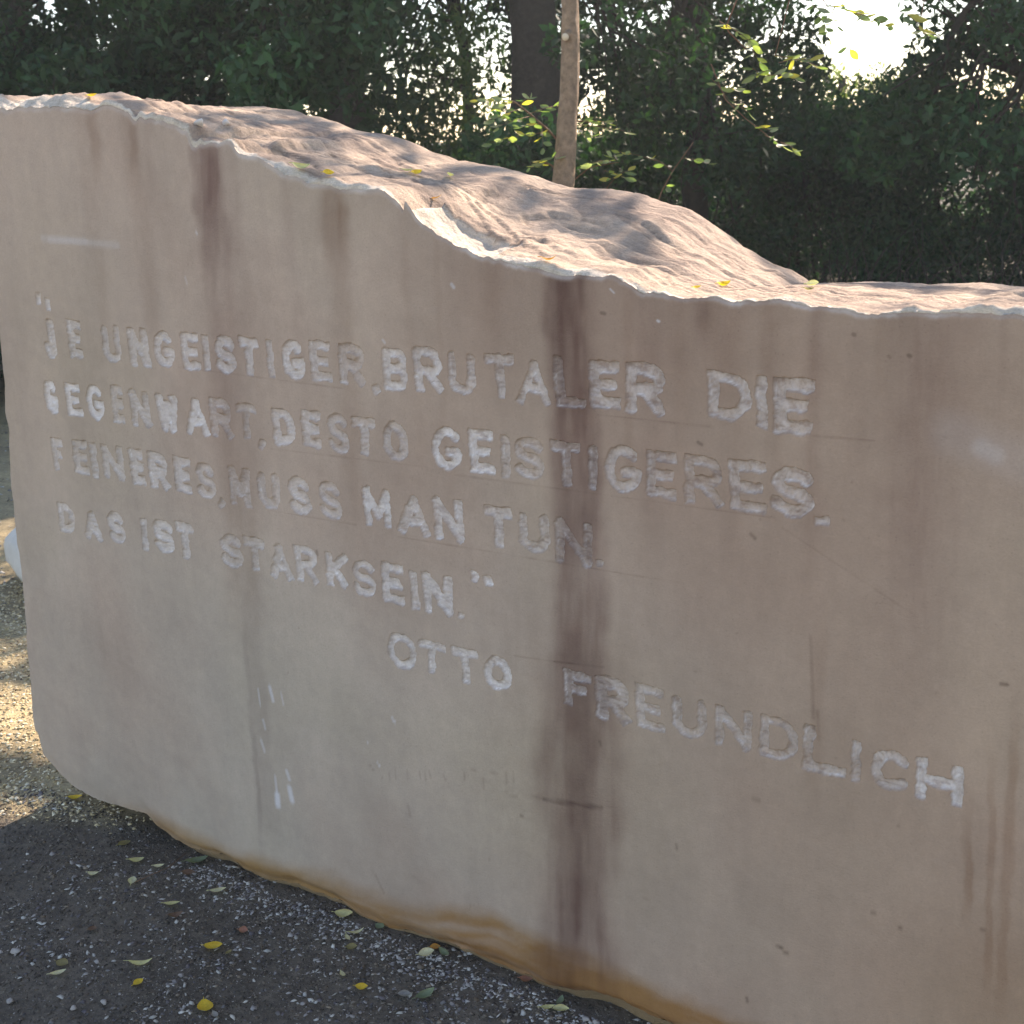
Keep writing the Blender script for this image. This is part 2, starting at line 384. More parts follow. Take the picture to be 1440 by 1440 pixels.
# ---- colour of the honed face: bedding tint, runs of rusty water, soil splash (all in the stone itself)
P3 = np.stack([X, 0 * X, Z], -1)
U, V = proj(P3)
def px_curve(pts, v):
    p = np.array(pts, float); return np.interp(v, p[:, 0], p[:, 1])
Umin, Umax = U.min(1), U.max(1); Xmin, Xmax = X.min(1), X.max(1)
class Part(tuple): pass
def win_u(a_, b_):
    k = np.where((Umax > a_) & (Umin < b_))[0]; return slice(k[0], k[-1] + 1) if len(k) else slice(0, 1)
def win_x(a_, b_):
    k = np.where((Xmax > a_) & (Xmin < b_))[0]; return slice(k[0], k[-1] + 1) if len(k) else slice(0, 1)
def streak(pts, width, v0, v1, fade=40, soft=.6, seed=1, amt=1.0):
    """vertical run: centre u(v), half width, from v0 to v1"""
    us = [p[1] for p in pts]; sl_ = win_u(min(us) - 2.4 * width - 8, max(us) + 2.4 * width + 8)
    U_, V_w = U[sl_], V[sl_]
    return sl_, amt * _streak(pts, width, v0, v1, fade, soft, seed, U_, V_w)
def _streak(pts, width, v0, v1, fade, soft, seed, U, V):
    p = np.array(pts, float)
    c = np.interp(V, p[:, 0], p[:, 1]) + 3 * fbm(V * .05, V * 0 + seed, seed + 50, 3) + 5 * fbm(V * .012, V * 0 + seed, seed, 3)
    w = width * (1 + .25 * fbm(V * .02, V * 0 + 7 + seed, seed + 3, 2))
    d = np.abs(U - c) / w
    a = 1 - sstep(1 - soft, 1 + soft, d)
    fy_ = np.interp(np.mean(U), [q[0] for q in front_px], [q[1] for q in front_px]); fi = 6 if v0 < fy_ + 30 else 70
    a = a * sstep(v0 - fi, v0 + fi, V) * (1 - sstep(v1 - fade, v1 + fade, V))
    return a * np.clip(.8 + .45 * fbm(U * .09, V * .010, 20 + seed, 4) + .3 * fbm(U * .03, V * .02, 40 + seed, 3), 0, 1.3)
base = lin([178, 158, 140])[None, None] * np.ones(X.shape + (1,))
n1 = fbm(X * 1.3 + 9, Z * 1.5, 41, 4); n2 = fbm(X * 2.5, Z * 2.2 + 4, 42, 4); n3 = fbm(X * 9 + .4 * n1, Z * 3, 43, 4)
n4 = fbm(X * 26, Z * 4, 44, 4); bed = fbm((Z + .32 * X) * 40 + 2 * n1, X * 1.2, 45, 3); blot = np.clip(fbm(X * 3.1 + n1, Z * 3.4 + 7, 46, 5, .6) * 1.8, -1, 1)
base = base * (1 + .09 * n1 + .09 * n3 + .035 * n4 + .025 * bed + .055 * blot)[..., None]
# bluish grey lower left, warmer right, purple veil
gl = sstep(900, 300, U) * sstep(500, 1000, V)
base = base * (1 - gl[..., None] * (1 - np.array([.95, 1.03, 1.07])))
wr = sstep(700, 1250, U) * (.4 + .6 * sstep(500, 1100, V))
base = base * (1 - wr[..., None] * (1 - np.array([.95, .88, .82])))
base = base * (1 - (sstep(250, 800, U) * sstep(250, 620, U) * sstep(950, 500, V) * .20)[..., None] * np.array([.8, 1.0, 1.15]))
pv = np.clip(n2 * 1.2, 0, 1)[..., None]; base = base * (1 - pv * (1 - np.array([.90, .82, .80])))
pg = np.clip(-n2 * 1.0, 0, 1)[..., None]; base = base * (1 - pg * (1 - np.array([.95, .98, .92])))
def tint(a, rgb):
    sl_, a = a if isinstance(a, tuple) else (slice(None), a)
    a = np.clip(a, 0, 1)[..., None]; base[sl_] = base[sl_] * (1 - a * (1 - np.array(rgb)))
PUR = (.46, .36, .36); BRN = (.55, .43, .36)
tint(streak([(200, 290), (330, 298), (480, 308)], 21, 205, 345, 80, .35, 1, amt=.95), PUR)
tint(streak([(200, 300), (480, 312), (700, 335)], 24, 300, 640, 120, .8, 2, amt=.45), PUR)
tint(streak([(600, 330), (860, 345), (1000, 350)], 22, 640, 860, 60, .7, 3, amt=.45), (.6, .52, .46))
tint(streak([(860, 352), (1170, 375)], 13, 840, 1160, 60, .5, 4, amt=.33), (.6, .57, .58))
tint(streak([(860, 344), (1170, 366)], 3, 900, 1180, 40, .6, 5, amt=.35), (.5, .48, .5))
tint(streak([(260, 465), (400, 478), (700, 498)], 17, 266, 350, 60, .6, 6, amt=.75), BRN)
tint(streak([(260, 470), (700, 497), (1100, 520)], 15, 300, 720, 160, .8, 7, amt=.3), BRN)
tint(streak([(390, 797), (480, 800), (700, 814)], 31, 388, 740, 90, .32, 8, amt=.84), PUR)
tint(streak([(650, 812), (1000, 820)], 37, 700, 980, 100, .45, 9, amt=.84), PUR)
tint(streak([(900, 818), (1400, 812)], 54, 960, 1420, 60, .42, 28, amt=.72), PUR)
tint(streak([(900, 822), (1400, 806)], 20, 940, 1340, 90, .6, 10, amt=.5), PUR)
tint(streak([(390, 800), (1400, 800)], 85, 860, 1420, 120, .8, 11, amt=.22), BRN)
tint(streak([(420, 985), (600, 1000)], 10, 423, 470, 40, .7, 12, amt=.55), PUR)
tint(streak([(420, 1010), (600, 1030)], 22, 423, 560, 80, .8, 13, amt=.3), BRN)
tint(streak([(360, 690), (900, 700)], 14, 368, 460, 80, .8, 14, amt=.3), BRN)
tint(streak([(160, 128), (300, 140)], 7, 156, 235, 40, .7, 15, amt=.45), BRN)
tint(streak([(160, 188), (300, 194)], 6, 172, 235, 40, .7, 16, amt=.45), BRN)
tint(streak([(1000, 1150), (1500, 1120)], 10, 880, 1100, 60, .6, 17, amt=.25), BRN)
tint(streak([(440, 1300), (800, 1290), (1300, 1270)], 48, 443, 900, 200, .9, 18, amt=.42), PUR)
tint(streak([(1000, 1366), (1300, 1358)], 6, 1165, 1290, 20, .5, 19, amt=.5), (.62, .48, .38))
tint(streak([(1000, 1396), (1400, 1386)], 6, 1090, 1380, 60, .5, 20, amt=.42), (.62, .48, .38))
tint(streak([(1000, 1428), (1400, 1406)], 8, 1020, 1400, 60, .5, 21, amt=.42), (.62, .48, .38))
tint(streak([(900, 1412), (1400, 1400)], 3, 950, 1100, 60, .5, 22, amt=-.0), BRN)
for k in range(26):                                        # many faint runs under the broken edge
    u0 = rng.uniform(20, 1430); v0 = np.interp(u0, [p[0] for p in front_px], [p[1] for p in front_px])
    tint(streak([(v0, u0), (v0 + 600, u0 + (1010 - u0) * .085)], rng.uniform(4, 16), v0, v0 + rng.uniform(40, 420), rng.uniform(30, 150), .8, 30 + k, amt=rng.uniform(.08, .26)), random.choice([PUR, BRN, BRN]))
# soil splash along the foot
bt_px = [(0, 1096), (150, 1118), (215, 1142), (300, 1180), (420, 1216), (500, 1240), (600, 1274), (690, 1284), (760, 1318), (830, 1344), (890, 1362), (960, 1402), (1060, 1440), (1440, 1560)]
bb = np.interp(U, [p[0] for p in bt_px], [p[1] for p in bt_px]) + 7 * fbm(U * .012, U * 0, 90, 4)
lay = fbm((V - bb) * .11, U * .006, 93, 4)
a = sstep(-10, 22, V - bb + 8 * fbm(U * .03, V * .03, 97, 3)) * np.clip(.84 + .3 * fbm(U * .02, V * .06, 91, 4) + .45 * lay, 0, 1) * sstep(120, 260, U)
tint(a, (.74, .52, .26))
a2 = sstep(30, 70, V - bb) * sstep(250, 400, U) * (.6 + .5 * fbm(U * .02, V * .05, 92, 3)); tint(a2 * .6, (.8, .66, .5))
tint(sstep(1150, 1440, U) * sstep(1200, 1440, V) * .35, (.9, .74, .5))
# pencilled guide lines, scratches, specks
def seg(u0, v0, u1, v1, w, s_, rgb, nz=.6):
    s_ = s_ * .62
    p = wallpt(np.array([u0, u1]), np.array([v0, v1])); xa, za, xb, zb_ = p[0, 0], p[0, 2], p[1, 0], p[1, 2]
    dx, dz = xb - xa, zb_ - za; q = dx * dx + dz * dz + 1e-9
    sl_ = win_x(xa - 3 * w, xb + 3 * w) if xb >= xa else win_x(xb - 3 * w, xa + 3 * w); X_, Z_ = X[sl_], Z[sl_]
    t = np.clip(((X_ - xa) * dx + (Z_ - za) * dz) / q, 0, 1)
    d = np.hypot(X_ - xa - t * dx, Z_ - za - t * dz)
    aa = (1 - sstep(w * .4, w * 1.6, d)) * s_
    if nz: aa = aa * (1 - nz + nz * 2 * np.clip(.5 + fbm(X_ * 40, Z_ * 40, 77, 3), 0, 1) ** 1.5)
    tint((sl_, aa), rgb)
DK = (.45, .38, .36)
for q in [(250,516,480,546),(840,583,1000,600),(1140,612,1230,620),(380,631,600,657),(640,668,1090,728),(380,718,500,738),(560,755,960,820),(1100,742,1290,868)]:
    seg(*q, .0014, .38, DK)
seg(724, 922, 780, 930, .0016, .6, DK); seg(780, 930, 850, 938, .0018, .7, DK)
seg(738, 1118, 770, 1122, .004, .35, DK); seg(766, 1124, 846, 1136, .0040, .9, (.35, .28, .28), .3); seg(855, 1133, 862, 1137, .003, .5, DK)
for q in [(520,1076,526,1084),(537,1091,538,1095),(547,1086,549,1098),(556,1083,557,1096),(573,1084,574,1097),(590,1084,592,1095),(598,1088,599,1098),(604,1085,606,1094),(624,1090,627,1096),(653,1086,654,1098),(680,1094,681,1110),(712,1086,713,1100),(722,1086,723,1098),(711,1114,728,1120)]:
    seg(*q, .0022, .42, DK, .3)
seg(650, 1080, 730, 1092, .0012, .35, DK)
for q in [(574,1133,577,1148),(1140,895,1144,1010),(1150,1000,1152,1040),(905,1262,914,1268),(528,1230,540,1256),(580,1234,590,1238)]:
    seg(*q, .0028, .5, DK, .3)
for q in [(1093,1330,1098,1333),(1098,1333,1108,1342),(846,440,851,441),(982,622,987,625),(1056,751,1062,757),(1408,962,1416,963),(1226,1282,1229,1284),(1380,1307,1384,1310),(1050,1403,1051,1408),(1058,1121,1068,1124),(951,1190,952,1192),(1265,1306,1267,1307),(445,775,446,780),(733,1146,735,1147),(844,1044,845,1046),(1200,470,1202,471),(1278,500,1280,501)]:
    seg(*q, .0030, .85, (.28, .24, .22), .2)
for k in range(60):
    u0, v0 = rng.uniform(20, 1430), rng.uniform(300, 1430); seg(u0, v0, u0 + rng.uniform(-3, 3), v0 + rng.uniform(-2, 3), rng.uniform(.0010, .0022), rng.uniform(.25, .6), DK, .2)
def white(u0, v0, u1, v1, w, s_):
    p = wallpt(np.array([u0, u1]), np.array([v0, v1])); xa, za, xb, zb_ = p[0, 0], p[0, 2], p[1, 0], p[1, 2]
    dx, dz = xb - xa, zb_ - za; q = dx * dx + dz * dz + 1e-9
    sl_ = win_x(min(xa, xb) - 3 * w, max(xa, xb) + 3 * w); X_, Z_ = X[sl_], Z[sl_]
    t = np.clip(((X_ - xa) * dx + (Z_ - za) * dz) / q, 0, 1); d = np.hypot(X_ - xa - t * dx, Z_ - za - t * dz)
    aa = ((1 - sstep(w * .3, w * 1.7, d)) * s_)[..., None]
    base[sl_] = base[sl_] * (1 - aa) + aa * lin([206, 203, 203])
for q in [(363,968,366,992,.0016,.6),(379,965,384,985,.004,.7),(395,975,399,992,.002,.5),(370,1012,373,1024,.003,.45),(367,1040,372,1056,.0035,.45),(387,1092,390,1118,.003,.5),(390,1118,391,1132,.0075,.85),(403,1084,407,1096,.004,.6),(407,1108,411,1126,.0065,.75),
          (60,335,165,345,.007,.22),(70,337,120,339,.006,.2),(275,325,277,330,.002,.5),(858,406,864,412,.0012,.6),(552,1010,556,1016,.003,.6),(517,1045,519,1047,.002,.6),(531,1073,534,1077,.002,.6),(538,478,541,482,.002,.5),(635,400,638,404,.003,.5),(925,451,927,452,.002,.7),(1340,610,1440,650,.03,.10),(1380,630,1400,640,.012,.2),(260,390,263,400,.002,.3)]:
    white(*q)
# fresh bruises right under the broken edge
ed = np.abs(Z - zfront(X)); ea = ((1 - sstep(.002, .011, ed)) * np.clip(.35 + 1.2 * fbm(X * 30, Z * 30, 55, 3), 0, 1))[..., None]
base = base * (1 - ea * .5) + ea * .5 * lin([205, 192, 178])
# cut letters: paler, dusty floor, with edge highlights painted in
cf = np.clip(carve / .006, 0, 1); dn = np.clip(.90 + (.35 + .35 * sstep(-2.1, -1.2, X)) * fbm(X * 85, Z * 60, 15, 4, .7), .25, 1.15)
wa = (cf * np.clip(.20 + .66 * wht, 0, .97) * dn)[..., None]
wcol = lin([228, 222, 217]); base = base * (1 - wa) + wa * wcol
crev = cf * sstep(.12, .42, fbm(X * 60 + Z * 40, Z * 230, 16, 3)) * (.10 + .16 * sstep(-2.0, -1.2, X))
base = base * (1 - crev[..., None] * np.array([.8, .95, 1.0]))
base = np.clip(base, .02, .8)
Yf = Ydisp + carve + .0018 * crev
# the face rolls back a little at the foot and rim
Yf = Yf + (.15 + .85 * sstep(-2.45, -2.2, X)) * (.022 + .02 * fbm(X * 9, Z * 20, 95, 3)) * (1 - sstep(0, .05 + .03 * fbm(X * 5, X * 0, 96, 2), Z - zbot(X))) ** 2 + .004 * (1 - sstep(0, .006, zfront(X) - Z))
Yfoot = Yf[:, 0]
verts = np.stack([X, Yf, Z], -1)

idx = np.arange(NX * NZ).reshape(NX, NZ)
quads = np.stack([idx[:-1, :-1], idx[1:, :-1], idx[1:, 1:], idx[:-1, 1:]], -1).reshape(-1, 4)
ql = lid.reshape(-1)[quads].max(1)
allv = verts.reshape(-1, 3); allc = base.reshape(-1, 3)
stone = thing('inscribed_stone', (-1.2, .4, -.03), 'large pale sandstone block with smooth front face carved with a German quotation', 'stone block')
def submesh(name, q):
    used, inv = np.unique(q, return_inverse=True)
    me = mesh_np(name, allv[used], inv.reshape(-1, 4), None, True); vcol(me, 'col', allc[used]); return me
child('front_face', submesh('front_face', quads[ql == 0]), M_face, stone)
for li in range(len(LT)):
    q = quads[ql == li + 1]
    if len(q): child('carved_letter' if LT[li][0].isalpha() else 'carved_mark', submesh('carved_letter', q), M_carve, stone)

# ---- the rough top, back and ends
xt = np.concatenate([np.linspace(-2.68, -.3, 760), np.linspace(-.297, XR, 40)])
YB = .98
ys = np.concatenate([np.linspace(0, .03, 9), np.linspace(.034, YR, 105), np.linspace(YR + .01, YB, 30)])
# keep the front row on the top edge of the face
XT, YT = np.meshgrid(xt, ys, indexing='ij')
zf = zfront(XT); zr = zridge(XT)
w = np.clip(YT / YR, 0, 1)
u_, v_ = proj(np.stack([XT, YT, zf * (1 - w) + zr * w], -1))
shape = w ** .92
zt = zf + (zr - zf) * shape
# ledges, dents and bedding steps
n_a = fbm(XT * 3.0 + YT * 1.5, YT * 6, 101, 4)
n_b = fbm(XT * 9 + YT * 3, YT * 22, 102, 4)
stepn = fbm(XT * 1.6 + 2 * YT, YT * 5 + .6 * XT, 104, 3) * 5
led = (stepn - np.floor(stepn)); led = np.where(led < .90, led / .90, (1 - led) / .10)
n_c = fbm(XT * 45, YT * 60, 103, 3)
win = np.sin(np.pi * np.clip(w, 0, 1)) ** .7
front = 1 - sstep(0, .05, YT)
rimw_ = .020 + .030 * np.clip(scal(xt, 13, 3), 0, .8)
crk = np.exp(-(fbm(XT * 2.4 + 2.5 * YT, YT * 11 - 1.2 * XT, 160, 4) / .022) ** 2) * np.clip(.2 + 2.2 * fbm(XT * 5, YT * 9, 161, 2), 0, 1)
zt = zt - .007 * crk * win
zt = zt + win * (.006 * n_a + .0025 * n_b + .011 * (led - .5) * (.6 + .5 * n_a) + .0035 * (np.abs(fbm(XT * 9 + 5 * YT, YT * 30, 170, 4)) * -2.2 + .5)) + (.0018 + .0022 * (YT < rimw_[:, None])) * n_c * (YT > .002)
# chipped rim: the fresh bevel rises steeply behind the edge
rimw = .006 + .045 * np.clip(.5 + 1.5 * fbm(xt * 5, xt * 0 + 1, 11, 2), 0, 1) * np.clip(scal(xt, 13, 3) + .25, 0, .9) * .6 + .010 * fbm(xt * 30, xt * 0, 110, 3) + .03 * sstep(-2.25, -2.35, xt) + .05 * np.exp(-((xt + 1.36) / .10) ** 2)
rimh = .003 + .010 * np.clip(.4 + 1.4 * fbm(xt * 7, xt * 0, 112, 3), 0, 1) + .014 * sstep(-2.2, -2.4, xt) + .003 * fbm(xt * 40, xt * 0, 111, 3)
rimh = rimh - .012 * np.exp(-((xt + 1.36) / .11) ** 2)
rimw = np.maximum(rimw, .005); rw = rimw[:, None]
zt = zt + rimh[:, None] * sstep(0, 1, YT / rw) * (1 - sstep(.15, .35, YT))
# the notch split out of the edge
notch = np.exp(-((XT + 1.38) / .10) ** 4) * (1 - sstep(.10, .13, YT + .02 * n_b)) * sstep(.0, .02, YT)
zt = zt - .016 * notch
# hollow in the middle of the top, and the dark cleft further left
zt = zt - .018 * np.exp(-((XT + 1.33) / .25) ** 2 - ((YT - .27) / .07) ** 2) * win
zt = zt - .020 * np.exp(-((XT + 1.93) / .13) ** 2 - ((YT - .10) / .025) ** 2)
zt = zt - .016 * np.exp(-((XT + 1.12) / .10) ** 2 - ((YT - .17) / .03) ** 2)
# silhouette roughness and falling back slope
zt = zt + .005 * fbm(XT * 22, YT * 3, 120, 3) * sstep(.3, .5, YT)
bkz = zr - .02 - 1.3 * np.clip(YT - YR, 0, 1) ** 2 * 1.6 - .02 * fbm(XT * 4, YT * 6, 121, 3)
zt = np.where(YT > YR, bkz + (zt - bkz) * (1 - sstep(YR, YR + .06, YT)), zt)
zt[:, 0] = zfront(xt)
ytt = YT.copy(); ytt[:, 0] = .004
c0 = lin([146, 126, 110]); c1 = lin([184, 161, 138]); c2 = lin([84, 70, 62])
k1 = np.clip(.5 + .9 * fbm(XT * 4, YT * 9, 130, 4), 0, 1)[..., None]
k2 = np.clip(fbm(XT * 10 + 3, YT * 30, 131, 4) * 1.6 - .25, 0, 1)[..., None]
ct = c0 * (1 - k1) + c1 * k1; ct = ct * (1 - .6 * k2) + c2 * .6 * k2
ct = ct * (1 - .35 * np.clip((.12 - led) / .12, 0, 1)[..., None])
ct = ct * (1 - .45 * crk[..., None] * win[..., None])
fresh = (1 - sstep(.7, 1.05, YT / rw * (1 + .25 * n_b)))[..., None]
fresh = np.maximum(fresh, (notch > .5)[..., None] * .8)
ct = ct * (1 - fresh) + fresh * lin([204, 190, 170]) * (1 + .10 * n_b[..., None] + .12 * n_c[..., None])
ct = np.clip(ct, .02, .75)
nx, ny = XT.shape; ii = np.arange(nx * ny).reshape(nx, ny)
tq = np.stack([ii[:-1, :-1], ii[1:, :-1], ii[1:, 1:], ii[:-1, 1:]], -1).reshape(-1, 4)
me = mesh_np('rough_top', np.stack([XT, ytt, zt], -1).reshape(-1, 3), tq, None, True); vcol(me, 'col', ct.reshape(-1, 3))
child('rough_top', me, M_top, stone)
# ends and back
def sheet(P, col, name, mat, seed, amp=.012, par=stone):
    n, m = P.shape[:2]; i = np.arange(n * m).reshape(n, m)
    q = np.stack([i[:-1, :-1], i[1:, :-1], i[1:, 1:], i[:-1, 1:]], -1).reshape(-1, 4)
    me = mesh_np(name, P.reshape(-1, 3), q, None, True)
    f = P.reshape(-1, 3); nn = 1 + .2 * fbm(f[:, 0] * 5 + f[:, 1] * 4, f[:, 2] * 5, seed, 4)
    vcol(me, 'col', lin(col)[None] * nn[:, None]); return child(name, me, mat, par)
a = np.linspace(0, 1, 60)[:, None]; b = np.linspace(0, 1, 40)[None]
def zback(X): return np.interp(X, xt, zt[:, -1])
# back
Pb = np.stack([(-2.66 + a * (XR + 2.66)) + 0 * b, YB + .05 * fbm(a * 12, b * 6, 140, 3) * np.sin(np.pi * b) + 0 * a, -.1 + b * (zback(-2.66 + a * (XR + 2.66)) + .1)], -1)
sheet(Pb, (150, 132, 120), 'back_face', M_side, 141)
# left end: follows the broken edge of the face at the front, tapers inwards at the back
zL = Z[0]; m = len(zL[::6]); zz = zL[::6]; xe = X[0][::6]; ye = Yf[0][::6]
t = np.linspace(0, 1, 40)[:, None]
topz = np.interp(t[:, 0] * YB, ys, zt[0])
PL = np.stack([xe[None] + t * 0 + .10 * t + .03 * fbm(t * 6, zz[None] * 6, 143, 3) * np.sin(np.pi * t), ye[None] * (1 - t) + t * YB, zz[None] * (1 - t) * 1 + t * (zz[None] + (topz[-1] - 1.69) * sstep(.2, 1.7, zz[None]))], -1)
sheet(PL[::-1], (160, 146, 132), 'broken_end', M_side, 144)
PRr = np.stack([XR + .02 * fbm(t * 6, np.linspace(0, 1, 40)[None] * 8, 145, 3), t * YB + 0 * b, -.1 + b * (np.interp(t * YB, ys, zt[-1]) + .1)], -1)
sheet(PRr, (160, 146, 132), 'broken_end', M_side, 146)
# underside: recessed where the left end overhangs the ground
xu = np.linspace(-2.75, XR, 200)[:, None]; tt = np.linspace(0, 1, 14)[None]
zb0 = zbot(xu); hang = sstep(-2.22, -2.34, xu)
PU = np.stack([xu + 0 * tt, np.interp(xu, X[:, 0], Yfoot) + tt * (.06 + .30 * hang) + 0 * xu, zb0 * (1 - tt) + tt * -.12 + .02 * hang * np.sin(np.pi * tt) + .01 * fbm(xu * 30, tt * 5, 150, 3) * tt], -1)
sheet(PU, (150, 128, 98), 'underside', M_side, 151)

# ================================================================== GROUND
def spaced(segs):
    out = []
    for a_, b_, st in segs: out.append(np.arange(a_, b_, st))
    out.append([segs[-1][1]]); return np.concatenate(out)
gx = spaced([(-160, -40, 12), (-40, -12, 2), (-12, -5, .25), (-5, -3.9, .05), (-3.9, .4, .012), (.4, 6, .3), (6, 30, 2), (30, 160, 13)])
gy = spaced([(-60, -12, 6), (-12, -1.5, .5), (-1.5, -.95, .05), (-.95, 1.2, .012), (1.2, 4, .05), (4, 12, .3), (12, 40, 2), (40, 200, 16)])
GX, GY = np.meshgrid(gx, gy, indexing='ij')
def ground_z(x, y):
    return -.034 + .010 * fbm(x * 1.8, y * 1.8, 201, 3) + .0035 * fbm(x * 14, y * 14, 202, 3)
GZ = ground_z(GX, GY) + .0016 * fbm(GX * 60, GY * 60, 203, 2) * (np.hypot(GX + 1.5, GY) < 5)
def pale(x, y):                                            # sunlit patch, painted in as paler soil and chips
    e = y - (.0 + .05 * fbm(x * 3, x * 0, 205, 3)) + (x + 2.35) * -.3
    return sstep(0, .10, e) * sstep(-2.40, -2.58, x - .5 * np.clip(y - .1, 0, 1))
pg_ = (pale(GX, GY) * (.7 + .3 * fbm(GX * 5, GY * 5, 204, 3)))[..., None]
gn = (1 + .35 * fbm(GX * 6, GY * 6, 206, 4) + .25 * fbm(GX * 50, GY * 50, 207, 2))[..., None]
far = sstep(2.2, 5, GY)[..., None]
gc = lin([102, 93, 81]) * gn * (1 - pg_) + pg_ * lin([176, 158, 120]) * gn  # soil colour lightened where the sun patch falls
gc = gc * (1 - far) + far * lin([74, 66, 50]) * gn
gi = np.arange(GX.size).reshape(GX.shape)
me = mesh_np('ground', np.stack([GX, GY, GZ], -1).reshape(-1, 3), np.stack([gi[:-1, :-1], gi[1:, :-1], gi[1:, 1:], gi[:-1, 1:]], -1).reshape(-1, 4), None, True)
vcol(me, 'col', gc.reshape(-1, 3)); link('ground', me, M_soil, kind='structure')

# gravel chips
OCT = np.array([[1, 0, 0], [.3, .9, .15], [-.8, .6, -.1], [-.9, -.5, .1], [.2, -1, 0], [.1, .1, .8], [0, 0, -.7]])
OT = np.array([[0, 1, 5], [1, 2, 5], [2, 3, 5], [3, 4, 5], [4, 0, 5], [1, 0, 6], [2, 1, 6], [3, 2, 6], [4, 3, 6], [0, 4, 6]])
def chips(x, y, size, col, flat=.45):
    n = len(x); th = rng.uniform(0, 6.28, n); c, s_ = np.cos(th), np.sin(th)
    B = OCT[None] * (1 + .28 * rng.standard_normal((n, 7, 3)))
    B = B * size[:, None, None]; B[..., 1] *= rng.uniform(.4, .9, n)[:, None]; B[..., 2] *= flat
    tl = rng.normal(0, .25, (n, 2))
    bx_ = B[..., 0] * c[:, None] - B[..., 1] * s_[:, None]; by_ = B[..., 0] * s_[:, None] + B[..., 1] * c[:, None]
    bz_ = B[..., 2] + bx_ * tl[:, :1] + by_ * tl[:, 1:]
    P = np.stack([bx_ + x[:, None], by_ + y[:, None], bz_ + (ground_z(x, y) + size * flat * .35)[:, None]], -1)
    T = (OT[None] + (np.arange(n) * 7)[:, None, None]).reshape(-1, 3)
    return P.reshape(-1, 3), T, np.repeat(col, 7, 0)
PAL = lin(np.array([[188, 184, 174], [166, 160, 154], [130, 125, 122], [108, 102, 104], [144, 130, 112], [100, 90, 82], [204, 200, 190]]))
def scatter(n, x0, x1, y0, y1, s0, s1, thr, seed, pal, w_):
    x = rng.uniform(x0, x1, n); y = rng.uniform(y0, y1, n)
    k = fbm(x * 5, y * 5, seed, 3) > thr + rng.normal(0, .15, n); x, y = x[k], y[k]
    s_ = s0 + (s1 - s0) * rng.random(len(x)) ** 3.2
    c = pal[rng.choice(len(pal), len(x), p=w_)] * rng.uniform(.75, 1.1, (len(x), 1)); return x, y, s_, c
sets = []
sets.append(scatter(18000, -2.9, -.75, -.85, .05, .0011, .0082, .12, 301, PAL, [.22, .18, .18, .14, .1, .1, .08]))
sets.append(scatter(9000, -2.9, -.75, -.85, .05, .0010, .0032, -.5, 302, PAL, [.10, .12, .22, .22, .1, .2, .04]))
DKP = lin(np.array([[104, 96, 86], [88, 81, 72], [118, 108, 94], [76, 69, 60], [130, 120, 106], [108, 94, 78], [96, 92, 88]]))
sets.append(scatter(42000, -2.9, -.75, -.85, .05, .0016, .0060, -2, 305, DKP, [.2, .2, .15, .15, .1, .1, .1]))
# band of chips lying along the foot of the stone
xs_ = rng.uniform(-2.2, -.85, 1500); ys_ = -.01 - np.abs(rng.normal(0, .05, 1500))
sets.append((xs_, ys_, rng.uniform(.0015, .0065, 1500), PAL[rng.choice(7, 1500, p=[.3, .25, .1, .05, .1, .05, .15])]))
SUNLIT_PAL = lin(np.array([[228, 214, 180], [212, 193, 150], [194, 174, 132], [168, 150, 118], [236, 226, 198], [122, 106, 86]]))  # chip colours brightened for the sunlit patch
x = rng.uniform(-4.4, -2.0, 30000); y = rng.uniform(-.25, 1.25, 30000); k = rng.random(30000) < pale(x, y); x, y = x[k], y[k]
sets.append((x, y, .003 + .006 * rng.random(len(x)) ** 2, SUNLIT_PAL[rng.choice(6, len(x), p=[.22, .25, .2, .13, .12, .08])] * rng.uniform(.8, 1.05, (len(x), 1))))
x = rng.uniform(-8, -3.2, 6000); y = rng.uniform(.8, 4.5, 6000)
sets.append((x, y, .004 + .010 * rng.random(6000) ** 2, PAL[rng.choice(7, 6000)] * .75))
V_, T_, C_ = [], [], []; n0 = 0
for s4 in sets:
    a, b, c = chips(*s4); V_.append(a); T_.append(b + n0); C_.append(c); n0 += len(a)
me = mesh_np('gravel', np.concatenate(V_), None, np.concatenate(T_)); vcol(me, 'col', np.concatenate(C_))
link('gravel', me, M_chip, kind='stuff', label='scattered pale stone chips and gravel on the dark ground', category='gravel')

